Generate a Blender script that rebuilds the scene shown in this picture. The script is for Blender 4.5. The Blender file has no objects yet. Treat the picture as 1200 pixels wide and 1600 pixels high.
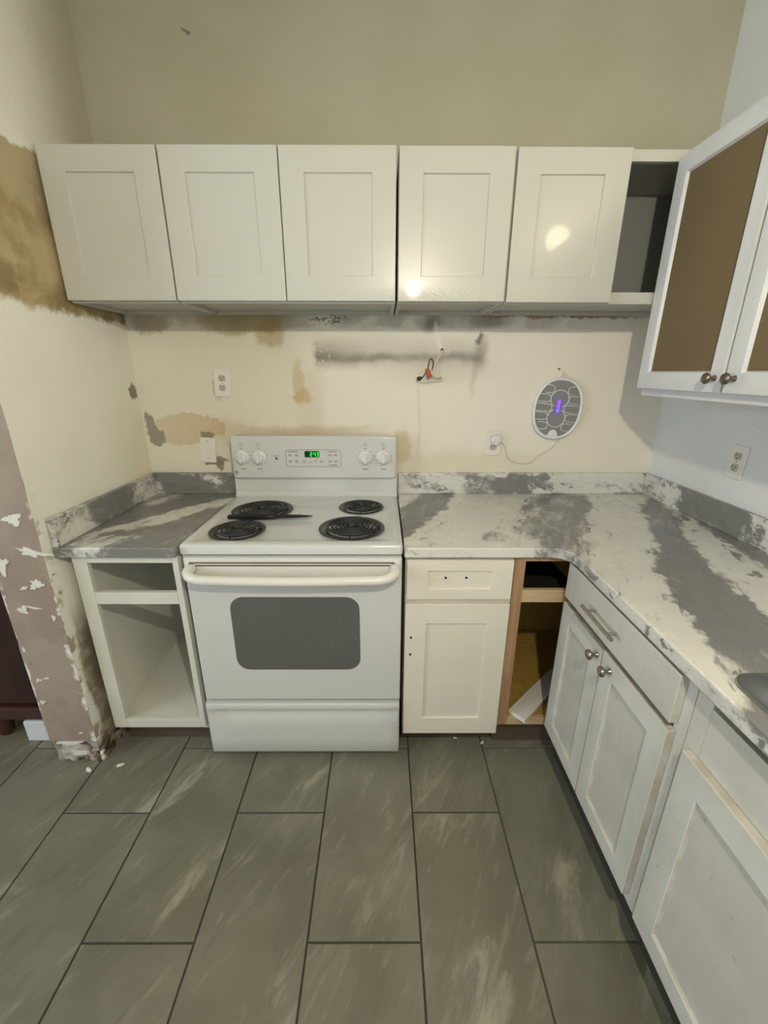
import bpy, bmesh, math, random
from math import sin, cos, pi, radians as R
from mathutils import Vector, Matrix, noise as mnoise

SC = bpy.context.scene
COL = SC.collection
random.seed(4)

# ------------------------------------------------------------------ camera
cam_d = bpy.data.cameras.new('camera')
cam = bpy.data.objects.new('camera', cam_d)
COL.objects.link(cam)
SC.camera = cam
cam_d.sensor_fit = 'VERTICAL'
cam_d.sensor_height = 36.0
cam_d.sensor_width = 27.0
cam_d.lens = 650.18 / 1600 * 36.0
cam_d.clip_start = 0.02
_pit, _rol, _yaw = 0.3251, 0.0018, -0.0034
_Rm = (Matrix.Rotation(_yaw, 4, 'Z') @ Matrix.Rotation(pi / 2 - _pit, 4, 'X') @ Matrix.Rotation(_rol, 4, 'Z'))
cam.matrix_world = Matrix.Translation((0, -1.9444, 1.4609)) @ _Rm

# ------------------------------------------------------------------ world, light, exposure
SC.view_settings.view_transform = 'Standard'
SC.view_settings.look = 'None'
SC.view_settings.gamma = 1.0
SC.view_settings.use_curve_mapping = False
SC.view_settings.exposure = 0.2
world = bpy.data.worlds.new('world')
SC.world = world
world.use_nodes = True
_bg = world.node_tree.nodes['Background']
_bg.inputs['Color'].default_value = (0.62, 0.75, 1.0, 1)
_bg.inputs['Strength'].default_value = 1.2

def area(name, loc, rot, sx, sy, power, col):
    d = bpy.data.lights.new(name, 'AREA')
    d.shape = 'RECTANGLE'
    d.size, d.size_y, d.energy, d.color = sx, sy, power, col
    o = bpy.data.objects.new(name, d)
    o.location, o.rotation_euler = loc, rot
    COL.objects.link(o)
    return o

# daylight through the window of the room on the left, and through the one behind the camera
area('daylight_left', (-3.17, -2.35, 1.55), (0, R(-90), 0), 1.35, 1.5, 40, (0.80, 0.90, 1.0))
area('daylight_front', (-0.7, -4.17, 1.6), (R(90), 0, 0), 1.5, 1.3, 6, (0.86, 0.93, 1.0))
LAMP_A = (0.22, -2.10, 2.02)
LAMP_A_RAD = 0.024
LAMP_A_STR = 2000.0
LAMP_A_COL = (1.0, 0.90, 0.72)
LAMP_B = (1.085, -1.74, 2.245)
LAMP_B_STR = 45.0

# ------------------------------------------------------------------ node helper
class NT:
    def __init__(self, name, rough=0.5, metal=0.0, spec=0.5, coat=0.0, coat_rough=0.05):
        self.m = bpy.data.materials.new(name)
        self.m.use_nodes = True
        self.t = self.m.node_tree
        self.b = self.t.nodes['Principled BSDF']
        self.b.inputs['Roughness'].default_value = rough
        self.b.inputs['Metallic'].default_value = metal
        self.b.inputs['Specular IOR Level'].default_value = spec
        self.b.inputs['Coat Weight'].default_value = coat
        self.b.inputs['Coat Roughness'].default_value = coat_rough
        self._co = None
    def n(self, ty):
        return self.t.nodes.new(ty)
    def put(self, sock, v):
        if v is None:
            return
        if isinstance(v, bpy.types.NodeSocket):
            self.t.links.new(v, sock)
        elif isinstance(v, (tuple, list)):
            if len(sock.default_value) == 4 and len(v) == 3:
                v = (*v, 1)
            sock.default_value = v
        else:
            try:
                sock.default_value = v
            except TypeError:
                sock.default_value = (v, v, v, 1)[:len(sock.default_value)]
    def co(self):
        if self._co is None:
            self._co = self.n('ShaderNodeTexCoord').outputs['Object']
        return self._co
    def rand(self):
        return self.n('ShaderNodeObjectInfo').outputs['Random']
    def math(self, op, a, b=None, clamp=False):
        k = self.n('ShaderNodeMath'); k.operation = op; k.use_clamp = clamp
        self.put(k.inputs[0], a); self.put(k.inputs[1], b)
        return k.outputs[0]
    def vm(self, op, a, b=None):
        k = self.n('ShaderNodeVectorMath'); k.operation = op
        self.put(k.inputs[0], a); self.put(k.inputs[1], b)
        return k.outputs['Value'] if op in ('LENGTH', 'DISTANCE', 'DOT_PRODUCT') else k.outputs['Vector']
    def map(self, v, loc=(0, 0, 0), rot=(0, 0, 0), sc=(1, 1, 1), ty='TEXTURE'):
        k = self.n('ShaderNodeMapping'); k.vector_type = ty
        self.put(k.inputs['Vector'], v)
        k.inputs['Location'].default_value = loc
        k.inputs['Rotation'].default_value = rot
        k.inputs['Scale'].default_value = sc
        return k.outputs[0]
    def noise(self, v=None, scale=5, detail=4, rough=0.55, dist=0.0, col=False):
        k = self.n('ShaderNodeTexNoise')
        self.put(k.inputs['Vector'], v if v is not None else self.co())
        self.put(k.inputs['Scale'], scale); self.put(k.inputs['Detail'], detail)
        self.put(k.inputs['Roughness'], rough); self.put(k.inputs['Distortion'], dist)
        return k.outputs['Color'] if col else k.outputs[0]
    def ss(self, x, lo, hi, a=0.0, b=1.0):
        k = self.n('ShaderNodeMapRange'); k.interpolation_type = 'SMOOTHSTEP'
        self.put(k.inputs[0], x); self.put(k.inputs[1], lo); self.put(k.inputs[2], hi)
        self.put(k.inputs[3], a); self.put(k.inputs[4], b)
        return k.outputs[0]
    def mix(self, f, a, b, blend='MIX'):
        k = self.n('ShaderNodeMix'); k.data_type = 'RGBA'; k.blend_type = blend
        self.put(k.inputs[0], f); self.put(k.inputs[6], a); self.put(k.inputs[7], b)
        return k.outputs[2]
    def xyz(self, v):
        k = self.n('ShaderNodeSeparateXYZ'); self.put(k.inputs[0], v)
        return k.outputs
    def warp(self, v, amount, scale, detail=3):
        c = self.vm('SUBTRACT', self.noise(v, scale, detail, col=True), (0.5, 0.5, 0.5))
        s = self.n('ShaderNodeVectorMath'); s.operation = 'SCALE'
        self.put(s.inputs[0], c); self.put(s.inputs['Scale'], amount)
        return self.vm('ADD', v, s.outputs[0])
    # soft ellipse mask around c; rot about one axis; s = softness of the edge
    def blob(self, v, c, r, rot=(0, 0, 0), s=0.2):
        d = self.vm('LENGTH', self.map(v, c, rot, r))
        return self.ss(d, 1 - s, 1 + s, 1.0, 0.0)
    def boxm(self, v, c, r, rot=(0, 0, 0), s=0.1):
        o = self.xyz(self.vm('ABSOLUTE', self.map(v, c, rot, r)))
        d = self.math('MAXIMUM', self.math('MAXIMUM', o[0], o[1]), o[2])
        return self.ss(d, 1 - s, 1 + s, 1.0, 0.0)
    def mul(self, a, b): return self.math('MULTIPLY', a, b)
    def mx(self, *a):
        r = a[0]
        for k in a[1:]:
            r = self.math('MAXIMUM', r, k)
        return r
    def col(self, c): self.put(self.b.inputs['Base Color'], c)
    def rough(self, c): self.put(self.b.inputs['Roughness'], c)
    def bump(self, h, strength=0.3, dist=0.002):
        k = self.n('ShaderNodeBump')
        self.put(k.inputs['Strength'], strength); k.inputs['Distance'].default_value = dist
        self.put(k.inputs['Height'], h)
        self.put(self.b.inputs['Normal'], k.outputs[0])

M = {}
def plain(name, col, rough=0.5, metal=0.0, var=0.06, scale=6.0, bump=0.0, bscale=80, coat=0.0, spec=0.5):
    t = NT(name, rough, metal, spec, coat)
    nz = t.noise(None, scale, 4)
    dark = tuple(c * (1 - var) for c in col); lite = tuple(min(1, c * (1 + var)) for c in col)
    t.col(t.mix(nz, dark, lite))
    if bump:
        t.bump(t.noise(None, bscale, 3), bump, 0.001)
    M[name] = t.m
    return t

def emit(name, col, strength):
    t = NT(name, 0.4)
    t.col(col)
    t.b.inputs['Emission Color'].default_value = (*col, 1)
    t.b.inputs['Emission Strength'].default_value = strength
    M[name] = t.m

# ---- walls
def mat_wall_back():
    t = NT('wall_back_paint', 0.6, spec=0.3)
    v = t.co()
    w1 = t.warp(v, 0.05, 9, 4)
    w2 = t.warp(w1, 0.03, 40, 3)
    w3 = t.warp(w2, 0.055, 22, 4)
    big = t.noise(v, 1.6, 4)
    z = t.xyz(v)[2]
    c = t.mix(t.ss(big, 0.35, 0.65), (0.735, 0.695, 0.57), (0.775, 0.74, 0.625))
    # more yellow paint above the wall cabinets, darkened to paint in weaker light
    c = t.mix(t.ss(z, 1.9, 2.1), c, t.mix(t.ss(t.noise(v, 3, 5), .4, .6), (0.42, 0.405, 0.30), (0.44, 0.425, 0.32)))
    # fresher white paint on the right
    fresh = t.boxm(w1, (0.55, 0, 1.36), (0.88, 9, 0.34), s=0.12)
    c = t.mix(t.mul(fresh, 0.75), c, (0.83, 0.79, 0.685))
    fresh2 = t.boxm(w1, (1.1, 0, 1.3), (0.25, 9, 0.5), s=0.2)
    c = t.mix(t.mul(fresh2, 0.5), c, (0.80, 0.74, 0.62))
    # pale mottling
    low = t.ss(z, 1.95, 2.05, 1.0, 0.0)
    c = t.mix(t.mul(t.mul(t.ss(t.noise(w1, 7, 6, 0.65), .55, .68), .22), low), c, (0.86, 0.81, 0.70))
    def stain(mask, col, a):
        nonlocal c
        c = t.mix(t.mul(mask, a), c, col)
    tan = (0.50, 0.37, 0.19)
    # bare strip along the cabinet underside
    strip = t.boxm(w1, (-0.15, 0, 1.672), (0.95, 9, 0.035), s=0.25)
    stain(t.mul(strip, t.ss(t.noise(w1, 6, 5), .38, .55)), (0.52, 0.47, 0.38), 0.8)
    stain(t.blob(w3, (-0.60, 0, 1.665), (0.20, 9, 0.055), s=.3), (0.36, 0.25, 0.11), 0.75)
    stain(t.blob(w3, (-0.485, 0, 1.62), (0.06, 9, 0.06), s=.3), (0.42, 0.29, 0.13), 0.6)
    stain(t.blob(w3, (-0.99, 0, 1.66), (0.08, 9, 0.04), s=.3), (0.34, 0.28, 0.18), 0.7)
    stain(t.boxm(w2, (0.75, 0, 1.69), (0.33, 9, 0.008), s=.5), (0.30, 0.16, 0.05), 0.8)
    xs0 = t.xyz(v)[0]
    # big tan patch of old glue on the left with a darker rim
    p_o = t.mx(t.blob(w2, (-0.92, 0, 1.205), (0.155, 9, 0.075), (0, R(-4), 0), .06), t.blob(w3, (-0.80, 0, 1.225), (0.08, 9, 0.035), (0, R(20), 0), .08))
    p_i = t.mx(t.blob(w2, (-0.92, 0, 1.205), (0.135, 9, 0.06), (0, R(-4), 0), .35), t.blob(w3, (-0.81, 0, 1.225), (0.06, 9, 0.022), (0, R(20), 0), .4))
    pn = t.ss(t.noise(w1, 8, 5, .6), .36, .62, .45, 1.0)
    stain(t.mul(p_o, t.ss(xs0, -1.06, -.80, .55, 1.0)), (0.56, 0.43, 0.25), 0.7)
    stain(t.mul(p_i, pn), (0.67, 0.56, 0.37), 0.85)
    stain(t.blob(w3, (-1.062, 0, 1.205), (0.026, 9, 0.075), (0, R(-10), 0), .12), (0.30, 0.27, 0.215), 0.9)
    stain(t.blob(w3, (-1.045, 0, 1.165), (0.03, 9, 0.035), s=.12), (0.33, 0.30, 0.24), 0.9)
    stain(t.blob(w3, (-0.725, 0, 1.20), (0.13, 9, 0.06), s=.5), tan, 0.3)
    # drips
    stain(t.blob(w3, (-0.375, 0, 1.42), (0.022, 9, 0.10), s=.35), (0.60, 0.45, 0.24), 0.5)
    stain(t.blob(w3, (-0.36, 0, 1.355), (0.038, 9, 0.035), s=.35), (0.58, 0.40, 0.17), 0.65)
    stain(t.boxm(w2, (-0.36, 0, 1.195), (0.26, 9, 0.025), s=.6), tan, 0.5)
    stain(t.boxm(w2, (-0.33, 0, 1.32), (0.06, 9, 0.14), s=.6), tan, 0.22)
    stain(t.blob(w3, (0.09, 0, 1.12), (0.045, 9, 0.085), s=.3), (0.60, 0.50, 0.28), 0.6)
    stain(t.blob(w1, (0.40, 0, 1.06), (0.35, 9, 0.05), s=.7), (0.66, 0.56, 0.38), 0.4)
    # grime left by a hood: soft dark band with a ragged left end
    soot = (0.10, 0.09, 0.075)
    xr = t.xyz(w3)[0]; zr = t.xyz(w1)[2]
    xs_ = t.xyz(v)[0]
    lft = t.ss(xr, -.315, -.285); rgt = t.ss(t.xyz(w1)[0], .41, .46, 1.0, 0.0)
    span = t.mul(lft, rgt)
    core = t.mul(t.ss(zr, 1.490, 1.518), t.ss(zr, 1.520, 1.552, 1.0, 0.0))
    halo = t.mul(t.ss(zr, 1.455, 1.515), t.ss(zr, 1.53, 1.625, 1.0, 0.0))
    endd = t.ss(xs_, -.30, -.02, 1.0, .45)
    stain(t.mul(t.mul(span, halo), endd), (0.20, 0.18, 0.14), 0.62)
    stain(t.mul(t.mul(span, core), t.ss(t.noise(w1, 9, 3), .25, .6, .55, 1.0)), soot, 0.62)
    chips = t.mul(t.ss(t.noise(v, 75, 4, .6), .57, .60), t.mul(t.ss(xs_, -.33, -.29), t.ss(xs_, -.20, -.26)))
    stain(t.mul(t.mul(chips, halo), 1.0), (0.74, 0.71, 0.62), 0.85)
    stain(t.blob(w1, (0.43, 0, 1.535), (0.03, 9, 0.06), s=.8), (0.16, 0.14, 0.11), 0.5)
    stain(t.blob(w3, (0.415, 0, 1.60), (0.014, 9, 0.014), s=.6), soot, 0.75)
    stain(t.blob(w1, (0.21, 0, 1.66), (0.04, 9, 0.035), s=.7), soot, 0.65)
    stain(t.blob(w1, (0.46, 0, 1.665), (0.09, 9, 0.025), s=.8), soot, 0.5)
    stain(t.mul(t.blob(w3, (-0.23, 0, 1.672), (0.08, 9, 0.018), s=.5), t.ss(t.noise(v, 60, 3), .45, .55)), (0.12, 0.11, 0.10), 0.8)
    stain(t.blob(w1, (0.405, 0, 1.47), (0.012, 9, 0.09), (0, R(6), 0), s=.9), (0.32, 0.29, 0.24), 0.35)
    stain(t.blob(w1, (0.25, 0, 1.47), (0.22, 9, 0.05), s=.9), (0.45, 0.42, 0.35), 0.3)
    # white filler smear running up from the cable hole
    stain(t.blob(w1, (0.242, 0, 1.60), (0.011, 9, 0.06), (0, R(-14), 0), .5), (0.84, 0.82, 0.76), 0.75)
    # cracks and specks
    stain(t.mul(t.boxm(w1, (0.168, 0, 1.26), (0.006, 9, 0.16), s=.9), 1.0), (0.50, 0.45, 0.37), 0.25)
    sp = t.noise(v, 85, 2)
    stain(t.mul(t.mul(t.ss(sp, .735, .76), low), t.ss(t.noise(v, 3, 2), .45, .55)), (0.20, 0.17, 0.13), 0.8)
    # broken plaster around the crooked cover plates
    stain(t.blob(w3, (-0.785, 0, 1.06), (0.065, 9, 0.018), s=.2), (0.22, 0.17, 0.11), 0.85)
    stain(t.blob(w3, (-0.77, 0, 1.035), (0.016, 9, 0.03), s=.2), (0.25, 0.20, 0.13), 0.85)
    stain(t.blob(w3, (-0.812, 0, 1.18), (0.035, 9, 0.02), s=.2), (0.25, 0.20, 0.13), 0.85)
    stain(t.blob(w3, (-0.745, 0, 1.40), (0.02, 9, 0.06), s=.3), (0.50, 0.42, 0.27), 0.6)
    # two scratches near the top left and a pale scuff in the corner
    stain(t.blob(w2, (-0.70, 0, 2.60), (0.02, 9, 0.006), (0, R(20), 0), s=.4), (0.14, 0.12, 0.09), 0.8)
    stain(t.boxm(w1, (-1.082, 0, 2.20), (0.010, 9, 0.05), s=.6), (0.70, 0.66, 0.53), 0.5)
    t.col(c)
    h = t.math('ADD', t.mul(t.noise(v, 60, 4), 0.25), t.mul(t.noise(v, 9, 5), 0.9))
    t.bump(h, 0.5, 0.006)
    M['wall_back'] = t.m

def mat_wall_left():
    t = NT('wall_left_paint', 0.6, spec=0.3)
    v = t.co()
    w1 = t.warp(v, 0.10, 6, 5)
    w2 = t.warp(w1, 0.03, 45, 3)
    o = t.xyz(v); y, z = o[1], o[2]
    zz = t.xyz(w2)[2]
    c = t.mix(t.ss(t.noise(v, 2, 4), .4, .6), (0.84, 0.835, 0.75), (0.88, 0.875, 0.80))
    c = t.mix(t.mul(t.ss(y, -0.38, -0.02), t.ss(z, 1.6, 1.0)), c, (0.83, 0.77, 0.60))
    c = t.mix(t.mul(t.mul(t.ss(t.xyz(w1)[1], -0.42, -0.05), t.ss(z, 2.0, 2.25)), .9), c, (0.42, 0.405, 0.30))  # olive darkening up into the corner: light falloff painted on
    # ochre band of bare plaster where an older cabinet hung
    yb = t.math('MULTIPLY_ADD', y, 0.06, 0)   # bottom edge falls a little towards the back
    band = t.mul(t.ss(zz, 1.64, 1.665), t.ss(zz, 2.11, 2.125, 1.0, 0.0))
    oc = t.mix(t.ss(t.noise(w1, 5, 5, .6), .36, .66), (0.29, 0.215, 0.105), (0.52, 0.42, 0.235))
    oc = t.mix(t.mul(t.ss(zz, 1.90, 2.05), .7), oc, (0.44, 0.385, 0.25))
    oc = t.mix(t.mul(t.ss(t.noise(w2, 9, 4), .58, .66), .45), oc, (0.62, 0.52, 0.33))
    c = t.mix(t.mul(t.blob(w2, (-1.1, -0.60, 1.70), (9, 0.10, 0.08), s=.4), .0), c, c)
    c = t.mix(band, c, oc)
    c = t.mix(t.mul(t.blob(w2, (-1.1, -0.58, 1.715), (9, 0.045, 0.05), s=.4), .8), c, (0.24, 0.17, 0.08))
    # small chipped spot by the corner
    c = t.mix(t.blob(w2, (-1.1, -0.035, 1.385), (9, 0.028, 0.03), s=.2), c, (0.27, 0.24, 0.19))
    # below the worktop: peeled to brown grey plaster
    pe = t.mul(t.ss(t.math('ADD', t.xyz(w1)[2], t.math('MULTIPLY', t.xyz(w1)[1], -0.15)), 0.62, 0.80, 1.0, 0.0), t.ss(t.xyz(w2)[1], -0.685, -0.66))
    pc = t.mix(t.ss(t.noise(w1, 12, 5), .42, .6), (0.24, 0.205, 0.15), (0.47, 0.41, 0.31))
    pc = t.mix(t.ss(t.noise(w2, 5, 4), .55, .62), pc, (0.66, 0.55, 0.37))
    c = t.mix(pe, c, pc)
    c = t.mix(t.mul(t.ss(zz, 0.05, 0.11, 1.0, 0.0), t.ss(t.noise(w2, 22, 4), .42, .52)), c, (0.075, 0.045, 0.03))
    # dirt along the free edge
    ed = t.ss(t.xyz(w2)[1], -0.69, -0.675, 1.0, 0.0)
    c = t.mix(t.mul(t.mul(ed, t.ss(z, 1.15, 0.85)), t.ss(t.noise(w2, 16, 4), .5, .6)), c, (0.40, 0.35, 0.25))
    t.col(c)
    h = t.math('ADD', t.mul(t.noise(v, 70, 3), 0.25), t.mul(t.noise(v, 7, 5), 0.9))
    t.bump(h, 0.5, 0.006)
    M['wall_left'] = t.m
    # the free end of that wall: dusty pink paint, torn
    t = NT('wall_end_paint', 0.7, spec=0.25)
    v = t.co()
    w2 = t.warp(t.warp(v, 0.06, 8, 4), 0.03, 40, 3)
    o = t.xyz(w2); zz = o[2]
    pink = t.mix(t.ss(t.noise(v, 4, 5), .4, .6), (0.32, 0.25, 0.20), (0.37, 0.30, 0.243))
    c = pink
    white = (0.74, 0.72, 0.66)
    edge = t.mx(t.ss(o[0], -1.118, -1.108), t.ss(o[0], -1.280, -1.272, 1.0, 0.0))
    c = t.mix(t.mul(t.mul(edge, t.ss(t.noise(w2, 13, 4), .50, .57)), t.ss(zz, 1.12, 1.0)), c, white)
    c = t.mix(t.mul(t.ss(t.noise(w2, 9, 5, .65), .70, .715), t.ss(zz, 1.1, 1.0)), c, white)
    bot = t.ss(zz, 0.10, 0.115, 1.0, 0.0)
    bc = t.mix(t.ss(t.noise(w2, 20, 4), .46, .54), (0.09, 0.055, 0.035), (0.40, 0.37, 0.31))
    bc = t.mix(t.blob(w2, (-1.20, -0.7, 0.06), (0.045, 9, 0.04), s=.5), bc, (0.58, 0.55, 0.49))
    c = t.mix(bot, c, bc)
    t.col(c)
    t.bump(t.math('ADD', t.noise(v, 90, 3), t.mul(t.noise(w2, 14, 4), 1.5)), 0.45, 0.004)
    M['wall_end'] = t.m

def mat_wall_right():
    t = NT('wall_right_paint', 0.55, spec=0.3)
    v = t.co()
    c = t.mix(t.ss(t.noise(v, 2.5, 5), .35, .65), (0.70, 0.72, 0.72), (0.76, 0.77, 0.76))
    c = t.mix(t.ss(t.noise(v, 75, 2), .745, .765), c, (0.24, 0.22, 0.2))
    t.col(c)
    t.bump(t.math('ADD', t.mul(t.noise(v, 60, 3), .3), t.noise(v, 8, 5)), 0.4, 0.005)
    M['wall_right'] = t.m

# ---- stone look laminate worktop
def mat_marble(name, blobs, base_bias=0.0, vert=False):
    t = NT(name, 0.28, spec=0.5)
    v = t.co()
    # flow-aligned coordinates: noise is drawn out along the bands
    st = t.map(v, (0, 0, 0), (0, 0, R(-24)), (0.8, 2.6, 1.0)) if not vert else t.map(v, (0.37, 0.2, 0), (R(10), R(24), R(8)), (1.3, 1.0, 0.6))
    w1 = t.warp(v, 0.13, 5, 5)
    w2 = t.warp(t.warp(w1, 0.09, 14, 4), 0.035, 45, 3)
    n1 = t.noise(t.warp(st, 0.25, 3, 4), 5, 7, 0.62)
    n2 = t.noise(t.warp(st, 0.12, 9, 4), 24, 5, 0.65)
    g = t.ss(t.math('ADD', n1, base_bias), .46, .60)
    for c, r, rot, s, val, a in blobs:
        m = t.mul(t.blob(w2, c, r, (0, 0, R(rot)), s), a)
        k = t.n('ShaderNodeMix'); k.data_type = 'FLOAT'
        t.put(k.inputs[0], m); t.put(k.inputs[2], g); t.put(k.inputs[3], val)
        g = k.outputs[0]
    # feathering along the flow, strongest where white meets grey
    g = t.math('ADD', g, t.mul(t.math('SUBTRACT', n2, 0.5), 1.35))
    g = t.math('ADD', g, t.mul(t.math('SUBTRACT', n1, 0.5), 1.9), True)
    fl = t.mul(t.ss(t.noise(t.warp(st, 0.1, 12, 3), 34, 3, .55), .57, .68), t.ss(n1, .42, .52))
    g = t.math('ADD', g, t.mul(fl, .7), True)
    g = t.math('ADD', g, t.mul(t.ss(t.noise(t.warp(st, .3, 6, 4), 11, 5, .6), .54, .66), .35), True)
    dark = t.mix(n2, (0.15, 0.15, 0.143), (0.27, 0.268, 0.258))
    lite = t.mix(t.noise(v, 9, 4), (0.62, 0.61, 0.56), (0.76, 0.75, 0.69))
    c = t.mix(t.ss(g, .12, .85), lite, dark)
    t.col(c)
    t.rough(t.ss(t.noise(v, 8, 3), .3, .7, .24, .34))
    M[name] = t.m

def mat_tile():
    t = NT('floor_tile', 0.42, spec=0.4)
    v = t.co()
    off = t.vm('SCALE', (17.3, 9.1, 3.7)); off.node.inputs['Scale'].default_value = 1.0
    t.put(off.node.inputs['Scale'], t.math('MULTIPLY', t.rand(), 31.0))
    p = t.vm('ADD', v, off)
    q = t.map(p, (0, 0, 0), (0, 0, R(-32)), (0.26, 1.0, 1.0))
    q = t.map(p, (0, 0, 0), (0, 0, R(-30)), (1.0, 4.2, 1.0))
    qw = t.warp(q, 0.28, 3, 4)
    n1 = t.noise(qw, 9, 6, 0.6)
    n2 = t.noise(p, 3.0, 5, 0.6)
    n3 = t.noise(qw, 30, 4, 0.6)
    c = t.mix(t.ss(n2, .32, .68), (0.158, 0.148, 0.106), (0.212, 0.202, 0.152))
    c = t.mix(t.mul(t.ss(n1, .50, .60), .35), c, (0.124, 0.114, 0.084))
    c = t.mix(t.mul(t.ss(t.noise(t.warp(q, 0.35, 4, 5), 5, 7, .65), .56, .68), .85), c, (0.36, 0.345, 0.265))
    c = t.mix(t.mul(t.ss(n3, .56, .70), .35), c, (0.34, 0.325, 0.25))
    t.col(c)
    t.rough(t.ss(n1, .3, .7, .36, .5))
    t.bump(t.math('ADD', n1, t.mul(n3, .4)), 0.25, 0.003)
    M['tile'] = t.m

def mat_old_white(name, a, b, wear=(0.36, 0.30, 0.2), amt=0.5):
    t = NT(name, 0.42, spec=0.4)
    v = t.co()
    c = t.mix(t.ss(t.noise(v, 5, 5), .35, .65), a, b)
    st = t.map(v, (0, 0, 0), (0, 0, 0), (1, 1, 6))
    c = t.mix(t.mul(t.ss(t.noise(st, 26, 4), .55, .75), .35 * amt), c, (0.45, 0.44, 0.40))
    c = t.mix(t.mul(t.ss(t.noise(v, 55, 3), .71, .74), amt), c, wear)
    # edge wear: pointiness shows where corners are rubbed
    g = t.n('ShaderNodeNewGeometry').outputs['Pointiness']
    c = t.mix(t.mul(t.ss(g, .52, .60), .4 * amt), c, wear)
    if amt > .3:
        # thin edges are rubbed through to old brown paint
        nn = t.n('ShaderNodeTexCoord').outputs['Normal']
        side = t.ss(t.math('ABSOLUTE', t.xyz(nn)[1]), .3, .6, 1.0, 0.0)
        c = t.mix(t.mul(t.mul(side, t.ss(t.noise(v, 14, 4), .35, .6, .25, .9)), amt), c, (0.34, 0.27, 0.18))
    t.col(c)
    t.bump(t.noise(st, 40, 4), 0.15, 0.001)
    M[name] = t.m

def mat_film():
    t = NT('film_wrapped_white', 0.30, spec=0.4, coat=0.18, coat_rough=0.06)
    v = t.co()
    t.col(t.mix(t.noise(v, 3, 3), (0.53, 0.53, 0.47), (0.56, 0.56, 0.50)))
    z = t.xyz(v)[2]
    k = t.math('ADD', t.mul(t.ss(z, 0.0, 0.05, 1.0, 0.0), 2.0), 0.03)
    wr = t.noise(t.map(v, (0, 0, 0), (0, R(25), 0), (1, 1, 0.45)), 55, 3)
    h = t.math('ADD', t.mul(wr, k), t.mul(t.noise(v, 3.5, 2), 0.25))
    t.bump(h, 0.5, 0.004)
    M['film_white'] = t.m

def mat_wood(name, a, b, rough=0.5, sc=(9, 9, 1), scale=5):
    t = NT(name, rough, spec=0.35)
    v = t.co()
    p = t.map(v, (0, 0, 0), (0, 0, 0), (1 / sc[0], 1 / sc[1], 1 / sc[2]))
    n1 = t.noise(t.warp(p, .4, 2, 3), scale, 6, .6)
    c = t.mix(t.ss(n1, .35, .65), a, b)
    t.col(c)
    t.bump(n1, .15, .001)
    M[name] = t.m

mat_wall_back(); mat_wall_left(); mat_wall_right(); mat_tile(); mat_film()
plain('ceiling', (0.72, 0.70, 0.62), 0.7)
plain('room_wall', (0.70, 0.66, 0.55), 0.7)
t = NT('grout', 0.8)
t.col(t.mix(t.ss(t.xyz(t.co())[0], .25, .55), t.mix(t.noise(None, 30), (0.04, 0.038, 0.032), (0.06, 0.056, 0.05)), (0.105, 0.096, 0.07)))
M['grout'] = t.m
mat_old_white('left_cab_white', (0.66, 0.65, 0.57), (0.70, 0.69, 0.61), amt=.15)
mat_old_white('new_white', (0.74, 0.71, 0.60), (0.77, 0.74, 0.64), amt=.1)
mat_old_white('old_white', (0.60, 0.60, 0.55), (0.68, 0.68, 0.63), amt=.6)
mat_old_white('upper_old_white', (0.66, 0.68, 0.69), (0.71, 0.73, 0.74), amt=.35)
plain('enamel', (0.63, 0.64, 0.62), 0.18, var=.02, coat=.4)
plain('handle_white', (0.74, 0.72, 0.66), 0.3, var=.03)
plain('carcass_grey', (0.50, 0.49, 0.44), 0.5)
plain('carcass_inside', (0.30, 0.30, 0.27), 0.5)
plain('coil_black', (0.018, 0.018, 0.018), 0.5, var=.2)
plain('pan_black', (0.020, 0.021, 0.020), 0.32, var=.2)
plain('knife_black', (0.010, 0.011, 0.010), 0.55, spec=0.2)
plain('dark_gap', (0.01, 0.01, 0.01), 0.8)
plain('print_grey', (0.17, 0.17, 0.165), 0.5)
plain('print_dark', (0.06, 0.06, 0.06), 0.5)
plain('button_grey', (0.50, 0.50, 0.47), 0.4)
plain('plate_white', (0.78, 0.75, 0.68), 0.35, var=.02)
plain('plastic_white', (0.76, 0.76, 0.76), 0.35, var=.02)
plain('nickel', (0.36, 0.31, 0.26), 0.3, metal=1.0, var=.1)
plain('nickel_light', (0.42, 0.39, 0.35), 0.36, metal=1.0, var=.1)
plain('nickel_dark', (0.24, 0.19, 0.16), 0.35, metal=1.0, var=.1)
plain('steel', (0.42, 0.42, 0.40), 0.25, metal=1.0, var=.05)
plain('brown_panel', (0.165, 0.118, 0.058), 0.7, var=.10, scale=3)
plain('orange', (0.45, 0.09, 0.02), 0.5)
plain('wire_black', (0.02, 0.02, 0.02), 0.5)
plain('copper', (0.5, 0.22, 0.10), 0.4, metal=1.0)
plain('cable_white', (0.66, 0.62, 0.53), 0.5)
plain('grill_grey', (0.20, 0.20, 0.195), 0.6, var=.1)
plain('box_white', (0.70, 0.72, 0.76), 0.5)
plain('chip', (0.72, 0.70, 0.64), 0.7)
plain('toe_brown', (0.10, 0.075, 0.052), 0.6, var=.3, scale=12)
plain('toe_dark', (0.05, 0.047, 0.042), 0.6, var=.2)
plain('shade_metal', (0.3, 0.28, 0.25), 0.4, metal=1.0)
mat_wood('raw_wood', (0.36, 0.21, 0.115), (0.47, 0.295, 0.17))
mat_wood('raw_wood_light', (0.50, 0.36, 0.20), (0.58, 0.43, 0.26), sc=(1, 9, 9))
mat_wood('yellow_ply', (0.40, 0.26, 0.055), (0.48, 0.32, 0.08))
mat_wood('dark_wood', (0.030, 0.011, 0.010), (0.042, 0.016, 0.013), .4)
mat_wood('dark_wood_rail', (0.050, 0.019, 0.015), (0.066, 0.026, 0.02), .35)

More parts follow.
